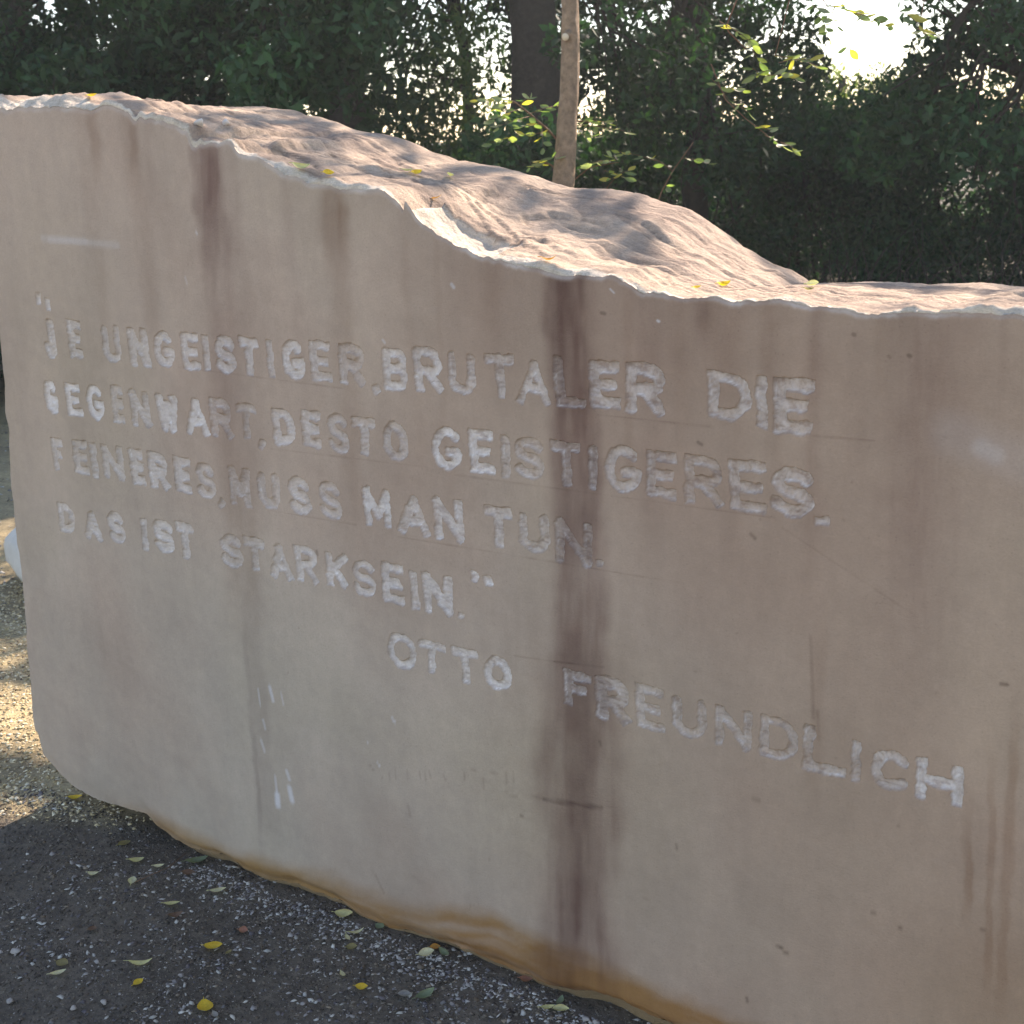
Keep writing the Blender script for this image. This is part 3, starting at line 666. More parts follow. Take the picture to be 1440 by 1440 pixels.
# ================================================================== LEAVES LYING ABOUT
def leaf_mesh(L, Wd, col, curl=.25, fold=.25, n=7, tip=.9, stalk=True):
    t = np.linspace(0, 1, n); w = Wd * .5 * np.sin(np.pi * np.clip(t, .03, .985) ** tip) ** .75
    xx = (t - .5) * L; zz = curl * L * ((t - .5) ** 2 * 2) + .0008
    Vv = []; 
    for i in range(n):
        Vv += [(xx[i], -w[i], zz[i] + fold * w[i]), (xx[i], -w[i] * .5, zz[i] + fold * w[i] * .35), (xx[i], 0, zz[i]), (xx[i], w[i] * .5, zz[i] + fold * w[i] * .35), (xx[i], w[i], zz[i] + fold * w[i])]
    Vv = np.array(Vv); i = np.arange(n - 1)[:, None] * 5; j = np.arange(4)[None]
    Q = np.stack([i + j, i + 5 + j, i + 6 + j, i + 1 + j], -1).reshape(-1, 4)
    if stalk:
        tv, tq_, ttr = tube([(xx[0] - .22 * L, .03 * L, zz[0]), (xx[0] - .08 * L, 0, zz[0] + .0005), (xx[0], 0, zz[0])], .0006, 4)
        k = len(Vv); Vv = np.concatenate([Vv, tv]); Q = np.concatenate([Q, tq_ + k])
    me = mesh_np('leaf', Vv, Q, None, True)
    c = np.array(col)[None] * (1 + .18 * fbm(Vv[:, 0] / L * 4 + L * 99, Vv[:, 1] / L * 6, int(L * 1e5), 3))[:, None]
    edge = (np.abs(Vv[:, 1]) > Wd * .3)[:, None]; c = np.where(edge, c * np.array([.95, .85, .75]), c)
    vcol(me, 'col', np.clip(c, 0, .9)); return me
YEL, PYL, OLV, GRN, CRM, BRO, PNK, GRY, ORG = [lin(c) for c in ([222, 186, 62], [204, 196, 142], [142, 130, 88], [126, 138, 108], [214, 206, 168], [120, 92, 76], [176, 124, 104], [150, 146, 142], [206, 146, 70])]
# u, v, length px, width ratio, heading deg, colour, label
LV = [
 (175,1187,21,.5,25,OLV,'olive yellow leaf on dark gravel nearest the shadowed hollow under the stone'),
 (192,1209,22,.42,10,PYL,'pale lemon folded leaf just below the olive leaf near the overhang'),
 (186,1239,20,.45,70,CRM,'cream upright-lying leaf beside a thin fallen twig'),
 (277,1211,34,.42,15,GRN,'large grey green leaf tucked against the lower left foot of the stone'),
 (307,1252,25,.4,5,CRM,'cream leaf on gravel a hand below the grey green leaf'),
 (242,1270,25,.32,0,PYL,'straw coloured straight-edged leaf above a brown curled leaf'),
 (247,1287,22,.5,15,BRO,'brown curled leaf under the straw coloured leaf'),
 (301,1334,30,.5,-5,YEL,'bright yellow oval leaf alone on the dark soil left of the foot'),
 (322,1341,12,.5,45,OLV,'tiny olive leaf right beside the bright yellow oval leaf'),
 (88,1356,20,.6,-10,OLV,'rounded olive leaf lying over a pale narrow one in the left foreground'),
 (82,1370,24,.3,20,CRM,'pale narrow leaf under the rounded olive leaf in the left foreground'),
 (199,1357,36,.2,4,PYL,'long thin pale yellow leaf lying level on dark soil'),
 (195,1384,17,.55,30,YEL,'small yellow leaf below the long thin pale leaf'),
 (289,1421,30,.55,-75,YEL,'yellow leaf pointing at the viewer near the lower edge of the picture'),
 (303,1430,16,.4,-50,GRY,'small grey leaf touching the yellow leaf near the lower edge'),
 (107,1122,24,.3,-3,YEL,'golden leaf on sunlit gravel by the lower left corner of the stone'),
 (342,1308,14,.8,0,PNK,'round pinkish brown leaf between gravel chips left of the foot'),
 (132,1229,19,.4,-5,CRM,'pale oval leaf among clustered chips in the left shade'),
 (130,1307,13,.8,10,BRO,'dull brown round leaf alone in the left shade'),
 (224,1217,17,.35,0,CRM,'short cream leaf left of a thin twig'),
 (265,1227,20,.5,0,BRO,'brown leaf just under the large grey green leaf'),
 (485,1289,29,.42,-8,PYL,'pale yellow leaf touching the ochre foot of the stone, leftmost along it'),
 (502,1315,24,.3,12,CRM,'thin curved cream leaf below the pale leaf at the foot'),
 (489,1322,18,.3,-65,CRM,'short cream leaf standing steeply beside an olive leaf'),
 (495,1335,17,.6,0,OLV,'olive leaf half buried in chips below the curved cream leaf'),
 (509,1390,19,.5,-2,YEL,'small bright yellow leaf in the middle foreground chips'),
 (599,1400,32,.4,22,GRN,'grey green leaf lying slantwise in the middle foreground'),
 (569,1399,20,.5,0,GRY,'flat grey leaf just left of the slanting grey green leaf'),
 (600,1342,24,.5,10,CRM,'broad cream leaf against the ochre foot of the stone'),
 (612,1334,16,.5,10,ORG,'orange brown leaf behind the broad cream leaf at the foot'),
 (625,1342,22,.35,-35,GRN,'slim green leaf right of the broad cream leaf at the foot'),
 (535,1307,18,.5,-30,GRN,'small green leaf pushed under the foot of the stone'),
 (482,1374,16,.35,-55,CRM,'cream sliver of leaf above the small bright yellow leaf'),
 (740,1380,20,.6,-4,PNK,'reddish brown leaf near the foot right of the leaf litter'),
 (789,1420,25,.38,-2,PYL,'pale yellow leaf of the pair nearest the bottom of the picture'),
 (788,1409,22,.35,60,GRN,'green leaf standing up behind the pale yellow leaf at the bottom'),
 (770,1418,22,.28,8,PYL,'thin leaf left of the standing green leaf at the bottom')]
GRP = 'fallen leaves on the ground'
for (u, v, L, wr, hd, col, lab) in LV:
    p = groundpt(u, v); dpt = (p - CAM) @ R[:, :] ; s_ = dpt[2] / FPX * L * .92
    me = leaf_mesh(s_, s_ * wr * 1.5, col, rng.uniform(.1, .45), rng.uniform(.1, .5))
    o = link('fallen_leaf', me, M_litter, label=lab, category='leaf', group=GRP)
    o.location = (p[0], p[1], ground_z(p[0], p[1]) + .004)
    # heading given as seen from the camera
    q = groundpt(u + 10 * math.cos(math.radians(hd)), v - 10 * math.sin(math.radians(hd)) * .999)
    o.rotation_euler = (rng.uniform(-.2, .2), rng.uniform(-.15, .15), math.atan2(q[1] - p[1], q[0] - p[0]))
# leaves and crumbs on top of the stone: drop along the view ray onto the top sheet
def on_top(u, v):
    r = ray(u, v); ts = np.linspace(1.8 / r[1], 2.9 / r[1], 1500); P = CAM + r * ts[:, None]
    ixx = np.clip(np.searchsorted(xt, P[:, 0]), 0, len(xt) - 1); iy = np.clip(np.searchsorted(ys, P[:, 1]), 0, len(ys) - 1)
    h = zt[ixx, iy]; k = np.where((P[:, 2] < h) & (P[:, 1] > 0))[0]
    return P[k[0]] if len(k) else None
TOPL = [(130,138,14,.6,0,YEL,'yellow green leaf on the white chipped rim at the high left end of the stone'),
 (425,239,26,.35,-12,PYL,'pale green leaf lying by the dark cleft near the front edge of the stone top'),
 (462,248,16,.6,20,YEL,'small yellow leaf on the stone edge right of the pale green leaf'),
 (586,247,16,.6,25,YEL,'yellow curled leaf high on the middle of the stone top'),
 (573,243,16,.35,0,PYL,'pale leaf touching the yellow curled leaf on the stone top'),
 (633,250,14,.5,70,CRM,'cream leaf standing in a small hollow of the stone top'),
 (611,282,24,.2,-18,ORG,'thin tan leaf above the notch in the stone edge'),
 (772,369,22,.25,-15,ORG,'thin tan leaf on sunlit stone close to the front edge'),
 (1018,405,20,.5,20,YEL,'golden leaf at the low right shelf of the stone top'),
 (980,408,12,.5,0,YEL,'tiny yellow leaf left of the golden leaf on the low shelf'),
 (1143,404,18,.6,-30,CRM,'cream curled leaf where the hump of the stone meets the low shelf'),
 (1137,411,16,.4,10,OLV,'olive leaf under the cream curled leaf on the low shelf')]
for (u, v, L, wr, hd, col, lab) in TOPL:
    p = on_top(u, v)
    if p is None: continue
    dd = ((p - CAM) @ R)[2]; s_ = dd / FPX * L
    me = leaf_mesh(s_, s_ * wr * 1.5, col, rng.uniform(.3, .6), rng.uniform(.3, .7))
    o = link('fallen_leaf', me, M_litter, label=lab, category='leaf', group='fallen leaves on top of the stone')
    o.location = (p[0], p[1], p[2] + .003); o.rotation_euler = (rng.uniform(.1, .5), rng.uniform(-.2, .2), math.radians(35 + hd))
def boulder(name, c, rad, col, mat, seed, sub=16, amp=.25, sharp=1.0):
    th = np.linspace(0, np.pi, sub)[:, None]; ph = np.linspace(0, 2 * np.pi, sub * 2, endpoint=False)[None]
    n = np.stack([np.sin(th) * np.cos(ph), np.sin(th) * np.sin(ph), np.cos(th) + 0 * ph], -1)
    r0 = np.random.default_rng(seed); rr = np.ones(n.shape[:2]) * 1.35
    for k in range(14):                                    # cut by random planes: flat broken facets
        pn = r0.standard_normal(3); pn /= np.linalg.norm(pn); d = r0.uniform(.72, 1.0)
        dt = n @ pn; rr = np.minimum(rr, np.where(dt > .05, d / np.maximum(dt, .05), 9))
    rr = rr * (1 + .04 * amp * fbm(n[..., 0] * 4 + seed, n[..., 1] * 4 + n[..., 2] * 3, seed, 3))
    P = n * rr[..., None] * np.array(rad); m = sub * 2; i = np.arange(sub - 1)[:, None] * m; j = np.arange(m)[None]; k = (j + 1) % m
    Q = np.stack([i + j, i + m + j, i + m + k, i + k], -1).reshape(-1, 4)
    me = mesh_np(name, P.reshape(-1, 3), Q, None, False); f = P.reshape(-1, 3)
    vcol(me, 'col', col[None] * (1 + .12 * fbm(f[:, 0] / rad[0] * 2, f[:, 2] / rad[2] * 2, seed, 3))[:, None])
    o = link(name, me, mat); o.location = c; return o
for (u, v, r_, lab) in [(280, 176, .009, 'longer pale stone crumb on the stone top, the left one of two'), (318, 176, .008, 'rounder pale stone crumb on the stone top, the right one of two')]:
    p = on_top(u, v)
    if p is None: p = wallpt(u, v, .2)
    o = boulder('stone_crumb', (p[0], p[1], p[2] + .004), (r_ * 1.5 if u < 300 else r_, r_, r_ * .8), lin([205, 196, 184]), M_pale, int(u), 8)
    o['label'] = lab; o['category'] = 'pebble'; o['group'] = 'stone crumbs on top of the block'
for (u, v, r_, lab) in [(22,1338,.011,'pale rounded pebble at the left edge on dark soil'), (14,1407,.009,'light pebble in the bottom left corner'), (104,1419,.008,'pale wedge shaped pebble at the lower edge left of the yellow leaf'),
                        (146,1410,.009,'pale pebble beside a cluster of white chips at the bottom left'), (824,1432,.010,'larger cream pebble at the bottom edge by the stone'), (837,1436,.008,'small cream pebble just right of the larger cream one'), (563,1366,.006,'grey pebble in the middle foreground above the flat grey leaf'), (658,1384,.006,'longish white pebble below the foot in the middle')]:
    p = groundpt(u, v); o = boulder('pebble', (p[0], p[1], ground_z(p[0], p[1]) + r_ * .4), (r_ * .9, r_ * .68, r_ * .5), lin([158, 152, 145]), M_pale, int(u + v), 8)
    o['label'] = lab; o['category'] = 'pebble'; o['group'] = 'pebbles on the ground'
V1, Q1, T1 = tube([groundpt(190, 1244) + [0, 0, .006], groundpt(212, 1236) + [0, 0, .01], groundpt(238, 1226) + [0, 0, .012], groundpt(262, 1206) + [0, 0, .012]], [.0012, .0011, .001, .0008], 5)
link('twig', mesh_np('twig', V1, Q1, T1, True), M_twig, label='thin brown fallen twig on the ground below the overhanging stone corner', category='twig')
# pale block behind the left end
_b = groundpt(48, 838)
o = boulder('marble_boulder', (_b[0] + .05, _b[1] + .12, .13), (.27, .19, .19), lin([188, 186, 178]), M_pale, 11, 24, .6)
o['label'] = 'white marble boulder partly hidden behind the left end of the carved stone'; o['category'] = 'boulder'

# ================================================================== TREES
def leaves_cloud(centres, radii, counts, size, colA, colB, seed, droop=0.0, aspect=.42, pref=None):
    r0 = np.random.default_rng(seed); P = []; K = []
    for (c, r_, n) in zip(centres, radii, counts):
        g = r0.standard_normal((n, 3)); g /= np.linalg.norm(g, axis=1)[:, None]; rr = r0.random(n) ** (1 / 2.4)
        P.append(np.asarray(c) + g * rr[:, None] * np.asarray(r_)); K.append(np.full(n, r0.uniform(.55, 1.6)))
    P = np.concatenate(P); K = np.concatenate(K); n = len(P)
    ax = r0.standard_normal((n, 3)); ax[:, 2] -= droop; ax /= np.linalg.norm(ax, axis=1)[:, None]
    bt = np.cross(ax, r0.standard_normal((n, 3))); bt /= np.linalg.norm(bt, axis=1)[:, None]
    nm = np.cross(ax, bt)
    L = size * r0.uniform(.6, 1.3, n)[:, None]; w_ = L * aspect
    V = np.stack([P - ax * L * .5, P + bt * w_ * .5 - ax * L * .08 + nm * L * .06, P + ax * L * .5, P - bt * w_ * .5 - ax * L * .08 + nm * L * .06], 1).reshape(-1, 3)
    Q = np.arange(n * 4).reshape(n, 4)
    m = r0.random(n)[:, None]; c = (colA * (1 - m) + colB * m) * K[:, None]
    return V, Q, np.repeat(c, 4, 0), P
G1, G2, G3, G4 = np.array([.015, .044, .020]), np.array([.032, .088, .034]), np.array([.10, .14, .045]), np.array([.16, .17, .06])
def limb(a, b, r0_, r1_, seed, n=10, wob=.08):
    a, b = np.asarray(a, float), np.asarray(b, float); t = np.linspace(0, 1, n)[:, None]
    P = a + (b - a) * t; L = np.linalg.norm(b - a)
    P = P + wob * L * np.sin(np.pi * t) * np.concatenate([fbm(t * 3 + seed, t * 0, seed, 2), fbm(t * 3 + seed, t * 0, seed + 1, 2), 0 * t], 1)
    return P, np.linspace(r0_, r1_, n)
def tree(name, label, cat, base, top, r0_, blobs, size, cA, cB, seed, group=None, droop=.3, dens=1.0, mat=M_bark, nlimb=7):
    """blobs: (point, radii, leaves); everything in metres in the scene"""
    root = thing(name, tuple(base), label, cat, group)
    P, rad = limb(np.array(base) - [0, 0, .15], top, r0_, r0_ * .45, seed, 24, .03)
    rad = rad * (1 + .5 * np.exp(-np.linspace(0, 12, 24)))
    V, Q, T = tube(P, rad, 18, seed, .12)
    child('trunk', mesh_np('trunk', V, Q, T, True), mat, root)
    mg = Merge(); r1 = np.random.default_rng(seed)
    for (c, rr, n) in blobs[:nlimb * 4]:
        k = int(r1.uniform(8, 22)); A, B = limb(P[k], c, rad[k] * .38, .008, seed + k, 12, .12); mg.add(*tube(A, B, 7, seed, .1))
        for q in range(4):
            kk = int(r1.uniform(4, 11)); e = np.asarray(c) + r1.standard_normal(3) * np.asarray(rr) * .55
            A2, B2 = limb(A[kk], e, B[kk] * .55 + .003, .003, seed + q, 8, .15); mg.add(*tube(A2, B2, 5))
    child('branches', mg.mesh('branches'), mat, root)
    V, Q, c, _ = leaves_cloud([b[0] for b in blobs], [b[1] for b in blobs], [int(b[2] * dens) for b in blobs], size, cA, cB, seed, droop)
    me = mesh_np('crown', V, Q); vcol(me, 'col', c); child('crown', me, M_leaf, root, kind='stuff')
    return root
def B(u, v, d, r_, n):                                     # leaf clump centred where the photograph shows one
    rr = (r_, r_, r_ * .8) if np.isscalar(r_) else r_
    return (deep(u, v, d), rr, n)
def foot(u, d, z=-.05):
    p = deep(u, 300, d); return np.array([p[0], p[1], z])
def grid_blobs(u0, u1, v0, v1, d0, d1, r_, n, step, seed, jit=.45):
    r0 = np.random.default_rng(seed); out = []
    for u in np.arange(u0, u1 + 1, step):
        for v in np.arange(v0, v1 + 1, step):
            out.append(B(u + r0.normal(0, jit * step), v + r0.normal(0, jit * step), r0.uniform(d0, d1), r_ * r0.uniform(.75, 1.25), int(n * r0.uniform(.6, 1.4))))
    return out
TG = 'trees behind the stone'
# dense dark tree, far left
tree('broadleaf_tree', 'dense dark broadleaf tree filling the upper left corner behind the stone', 'tree', foot(-120, 9.5), deep(60, -500, 9.5), .20,
     grid_blobs(-140, 330, -420, 240, 8.5, 11, .42, 520, 70, 1) + grid_blobs(-100, 330, 60, 300, 9, 11, .45, 700, 80, 21), .095, G1, G2, 1, TG)
tree('broadleaf_tree', 'dark trunk and crown left of the central sky gap behind the stone', 'tree', foot(462, 9.0), deep(452, -600, 9.2), .17,
     grid_blobs(330, 540, -420, 200, 9, 11, .38, 600, 66, 2) + grid_blobs(400, 520, -60, 170, 7.6, 8.2, .30, 240, 50, 31) + grid_blobs(250, 420, -20, 150, 9, 11, .38, 420, 60, 33), .09, G1, G2, 2, TG)
tree('broadleaf_tree', 'loose feathery tree with bright sky showing through between the two dark trunks', 'tree', foot(640, 12.5), deep(640, -500, 12.5), .07,
     [b for b in grid_blobs(500, 745, -400, 240, 10.5, 13, .40, 175, 66, 3) + grid_blobs(500, 690, 150, 240, 10.5, 12, .40, 190, 60, 35) + [B(640, 40, 10, .3, 220), B(655, 110, 10, .25, 160), B(600, 180, 10, .35, 300)] if True], .08, G2, G3, 3, TG, droop=.8)
tree('broadleaf_tree', 'thick straight dark trunk just left of the slender pale sapling', 'tree', foot(762, 8.6), deep(752, -900, 8.8), .20,
     grid_blobs(740, 960, -420, 150, 9, 11.5, .40, 380, 66, 4) + [B(740, 190, 8.0, .25, 260), B(770, 215, 8.0, .25, 260), B(800, 60, 8.2, .2, 110), B(700, 205, 8.2, .25, 220)], .09, G1, G2, 4, TG)
tree('broadleaf_tree', 'dark leafy tree on the left side of the bright sky gap', 'tree', foot(985, 11), deep(990, -500, 11), .12,
     grid_blobs(900, 1080, -420, 240, 10, 12, .40, 470, 62, 5) + [B(1040, 30, 11, .28, 240), B(1055, 70, 11, .3, 300), B(1085, 95, 11, .26, 300), B(1060, 125, 11, .3, 300), B(1100, 0, 11, .3, 300), B(1120, 55, 11, .26, 260), B(1135, 100, 11, .25, 260), B(1120, 140, 11, .35, 380), B(1110, 190, 11, .4, 500)], .09, G1, G2, 5, TG)
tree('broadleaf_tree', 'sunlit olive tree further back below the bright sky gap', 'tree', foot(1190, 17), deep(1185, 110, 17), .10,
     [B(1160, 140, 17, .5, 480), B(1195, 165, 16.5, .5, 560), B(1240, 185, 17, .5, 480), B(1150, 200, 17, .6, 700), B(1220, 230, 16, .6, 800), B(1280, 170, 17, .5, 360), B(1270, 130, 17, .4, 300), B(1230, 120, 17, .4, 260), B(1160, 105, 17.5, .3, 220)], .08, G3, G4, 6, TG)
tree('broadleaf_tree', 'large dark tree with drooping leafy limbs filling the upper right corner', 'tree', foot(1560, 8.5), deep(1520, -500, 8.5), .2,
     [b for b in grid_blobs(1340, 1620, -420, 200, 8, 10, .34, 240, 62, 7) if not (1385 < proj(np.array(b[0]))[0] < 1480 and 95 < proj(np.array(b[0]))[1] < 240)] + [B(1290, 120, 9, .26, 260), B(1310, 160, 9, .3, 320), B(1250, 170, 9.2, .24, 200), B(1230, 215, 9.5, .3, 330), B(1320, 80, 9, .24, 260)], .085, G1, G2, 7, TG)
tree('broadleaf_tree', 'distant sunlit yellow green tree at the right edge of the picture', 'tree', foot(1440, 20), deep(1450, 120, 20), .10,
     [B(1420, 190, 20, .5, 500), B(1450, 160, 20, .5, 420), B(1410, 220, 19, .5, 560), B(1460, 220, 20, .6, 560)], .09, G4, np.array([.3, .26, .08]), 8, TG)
# trees added further back, crowns above the picture, to shade the first row
for i, (u, d) in enumerate([(-500, 17), (-150, 18), (150, 19), (260, 20), (775, 20), (1010, 20), (1620, 17), (1900, 16)]):
    b_ = foot(u, d); r0 = np.random.default_rng(800 + i)
    bl = [(b_ + [r0.uniform(-2.4, 2.4), r0.uniform(-1.5, 1.5), r0.uniform(4.6, 11)], (1.5, 1.5, 1.1), 650) for _ in range(16)]
    tree('added_shade_tree', ['added shade tree far left beyond the picture', 'added shade tree behind the upper left crowns', 'added shade tree behind the dense left crown', 'added shade tree behind the left dark trunk', 'added shade tree behind the sapling', 'added shade tree behind the right hand dark trunk', 'added shade tree behind the upper right crown', 'added shade tree far right beyond the picture'][i],
         'tree', b_, b_ + [0, 0, 9], .17, bl, .26, G1, G2, 820 + i, 'added shade trees in the second row')
# dark understorey
def shrub(label, u, d, w_, h, n, seed, cA=G1, cB=G2, stems=12, size=.07):
    b = foot(u, d); root = thing('shrub', tuple(b), label, 'shrub', 'shrubs behind the stone'); r0 = np.random.default_rng(seed); mg = Merge()
    for k in range(stems):
        a = b + [r0.uniform(-.6, .6) * w_, r0.uniform(-.3, .3) * w_, 0]; e = a + [r0.normal(0, .25) * w_, r0.normal(0, .2) * w_, h * r0.uniform(.7, 1.05)]
        A, rr = limb(a, e, r0.uniform(.012, .028), .004, seed + k, 12, .08); mg.add(*tube(A, rr, 6))
        for q in range(3):
            i = r0.integers(4, 11); f = A[i] + r0.normal(0, .25, 3) + [0, 0, .3]; A2, r2 = limb(A[i], f, .007, .002, seed + k + q, 6, .15); mg.add(*tube(A2, r2, 4))
    child('stems', mg.mesh('stems'), M_bark, root)
    cs = [b + [r0.uniform(-1, 1) * w_, r0.uniform(-.6, .6) * w_, r0.uniform(.12, .92) * h] for _ in range(22)]
    V, Q, c, _ = leaves_cloud(cs, [(w_ * .42, w_ * .42, h * .2)] * 22, [n // 22] * 22, size, cA, cB, seed, .5)
    me = mesh_np('foliage', V, Q); vcol(me, 'col', c); child('foliage', me, M_leaf, root, kind='stuff')
SH = [(-160,8.6,1.1,1.9,'dark shrub at the far left edge beyond the stone'),(90,9.6,1.2,1.9,'dark shrub behind the high left end of the stone'),(330,10.5,1.2,1.9,'dark shrub left of the first dark trunk'),
      (560,11.5,1.2,1.5,'low dark shrub under the feathery tree'),(760,12.5,1.3,1.6,'dark shrub behind the pale sapling'),(930,12.5,1.3,2.1,'dark shrub right of the pale sapling'),
      (1110,13,1.4,2.0,'dark shrub behind the low right end of the stone hump'),(1290,12.5,1.4,2.05,'dark twiggy shrub under the bright sky gap'),(1460,11.5,1.3,1.9,'dark shrub at the right edge behind the low shelf'),(1640,10,1.3,1.9,'dark shrub just outside the right edge')]
for i, (u, d, w_, h, lab) in enumerate(SH):
    shrub(lab, u, d, w_, h, 14000, 400 + i, size=.075)
for i, (u, d, lab) in enumerate([(640, 15.5, 'second row dark shrub beyond the feathery tree'), (980, 16, 'second row dark shrub beyond the right trunk'), (300, 13.5, 'second row dark shrub beyond the left trees'), (1330, 16, 'second row dark shrub beyond the twiggy one')]):
    shrub(lab, u, d, 2.6, 1.5, 9000, 450 + i, size=.11)
for i, (u, d, lab) in enumerate([(1180, 9.5, 'low green weeds just behind the low shelf of the stone, left clump'), (1320, 9.0, 'low green weeds just behind the low shelf of the stone, right clump'), (1450, 8.6, 'low green weeds at the right edge behind the shelf')]):
    shrub(lab, u, d, .7, .42, 2600, 480 + i, G2, G3, 16, .05)

# ---- compound leaves (pinnate, like robinia): each leaflet its own mesh under its branch
def leaflet_mesh(L, col, seed):
    me = leaf_mesh(L, L * .46, col, .15, .25, 6, 1.0, False); me.name = 'leaflet'; return me
LFM = [leaflet_mesh(1.0, c, i) for i, c in enumerate([np.array([.13, .18, .09]), np.array([.18, .23, .11]), np.array([.25, .28, .11]), np.array([.46, .38, .10]), np.array([.26, .28, .20])])]
M_spr = m_simple('young_leaf', None, .5, .12, 60, 0, .5, 'col')
for m_ in LFM: m_.materials.append(M_spr)
def pinnate(branch, root, A, Bp, n, L, seed, yellow=.12):
    r0 = np.random.default_rng(seed); A, Bp = np.asarray(A, float), np.asarray(Bp, float); ax = Bp - A; ln = np.linalg.norm(ax); ax /= ln
    side = np.cross(ax, [0, 0, 1.]); side /= np.linalg.norm(side) + 1e-9; side = side * .8 + np.array([rt[0], rt[1], rt[2]]) * .2 * np.sign(side @ rt + 1e-6)
    for i in range(n):
        t = (i + .8) / n; sgn = 1 if i % 2 else -1
        p = A + (Bp - A) * t + np.array([0, 0, -.12 * ln * (t - .4) ** 2]); d_ = ax * .45 + side * sgn + r0.normal(0, .22, 3); 
        if i == n - 1: d_ = ax + r0.normal(0, .2, 3)
        d_ /= np.linalg.norm(d_); s_ = L * r0.uniform(.75, 1.15)
        k = 3 if r0.random() < yellow else r0.choice([0, 1, 2, 4])
        o = bpy.data.objects.new('leaflet', LFM[k]); C.objects.link(o); o.parent = branch
        zz = np.array([0, -.35, .8]) + r0.normal(0, .5, 3); yv = np.cross(zz, d_); yv /= np.linalg.norm(yv); zv = np.cross(d_, yv)
        M = Matrix(((d_[0] * s_, yv[0] * s_, zv[0] * s_, p[0] + d_[0] * s_ * .55), (d_[1] * s_, yv[1] * s_, zv[1] * s_, p[1] + d_[1] * s_ * .55), (d_[2] * s_, yv[2] * s_, zv[2] * s_, p[2] + d_[2] * s_ * .55), (0, 0, 0, 1)))
        o.matrix_local = M
def branch_px(root, twig, d, leaves, L, seed, r_=.004, yellow=.12, d2=None):
    """twig: pixel polyline; leaves: (u0,v0,u1,v1,n)"""
    d2 = d if d2 is None else d2
    P = np.array([deep(u, v, d + (d2 - d) * i / max(1, len(twig) - 1)) for i, (u, v) in enumerate(twig)])
    t = np.linspace(0, len(P) - 1, 4 * len(P)); P = np.stack([np.interp(t, np.arange(len(P)), P[:, k]) for k in range(3)], 1)
    mg = Merge(); mg.add(*tube(P, np.linspace(r_, r_ * .4, len(P)), 6))
    ends = []
    for (u0, v0, u1, v1, n) in leaves:
        dd = d + rng.uniform(-.12, .12); a, b_ = deep(u0, v0, d), deep(u1, v1, dd); mg.add(*tube([a, (a + b_) / 2 + [0, 0, .004], b_], [.0012, .001, .0006], 4)); ends.append((a, b_, n))
    br = child('branch', mg.mesh('branch'), M_twig, root)
    for i, (a, b_, n) in enumerate(ends): pinnate(br, root, a, b_, n, L, seed + i, yellow)
    return br
# the slender sapling
SD = 4.4
sap = thing('sapling', tuple(foot(794, SD)), 'slender pale barked sapling with a cut branch stub standing right behind the stone', 'tree')
sp = [(790, 560), (791, 420), (792, 262), (796, 200), (800, 130), (803, 60), (801, 0), (800, -80), (806, -260), (800, -600)]
P = [foot(794, SD, -.1)] + [deep(u, v, SD) for u, v in sp]; P = np.array(P)
t = np.linspace(0, len(P) - 1, 70); P = np.stack([np.interp(t, np.arange(len(P)), P[:, k]) for k in range(3)], 1)
for k in range(3): P[1:-1] = (P[:-2] + P[1:-1] + P[2:]) / 3
V_, Q_, T_ = tube(P, np.interp(np.arange(70), [0, 25, 50, 69], [.042, .036, .028, .018]), 20, 3, .10)
child('trunk', mesh_np('trunk', V_, Q_, T_, True), M_bark2, sap)
q0 = deep(800, 48, SD - .02); q1 = deep(795, 52, SD - .045); V_, Q_, T_ = tube([q0, q1], [.017, .013], 12, 2, .1)
stub = child('branch_stub', mesh_np('branch_stub', V_, Q_, T_, True), M_bark2, sap)
q2 = q1 + (q1 - q0) / np.linalg.norm(q1 - q0) * .002; V_, Q_, T_ = tube([q1, q2], [.0125, .012], 12)
cutf = link('cut_face', mesh_np('cut_face', V_, Q_, T_), M_cut, stub)
branch_px(sap, [(792, 205), (768, 180), (745, 160), (722, 142)], SD, [(722,142,672,140,9),(735,152,695,168,8),(730,148,748,134,5),(748,163,700,178,7),(745,160,785,148,7),(760,174,730,180,6),(768,186,690,200,10),(762,182,764,208,4),(725,144,690,155,7)], .041, 900, .005, .18)
branch_px(sap, [(794, 172), (812, 170), (830, 172)], SD + .1, [(815,170,855,172,8),(810,176,878,184,9),(814,188,838,194,5)], .041, 920, .004, .1)
branch_px(sap, [(790, 245), (775, 232), (766, 228)], SD, [(770,230,746,236,5),(775,226,758,226,4),(782,226,778,220,3)], .039, 930, .004)
branch_px(sap, [(796, 262), (830, 235), (870, 228)], SD + .1, [(862,226,828,230,7),(866,226,862,218,3),(850,240,880,250,4)], .041, 935, .003)
branch_px(sap, [(920, 300), (930, 270), (945, 242), (975, 200)], SD + .3, [(945,240,918,222,2),(922,226,870,213,6),(958,222,996,230,6),(935,262,938,262,2)], .041, 940, .004)
branch_px(sap, [(850, 270), (858, 258), (868, 248)], SD + .1, [(868,248,884,240,3),(866,250,856,254,3)], .041, 950, .002, .5)
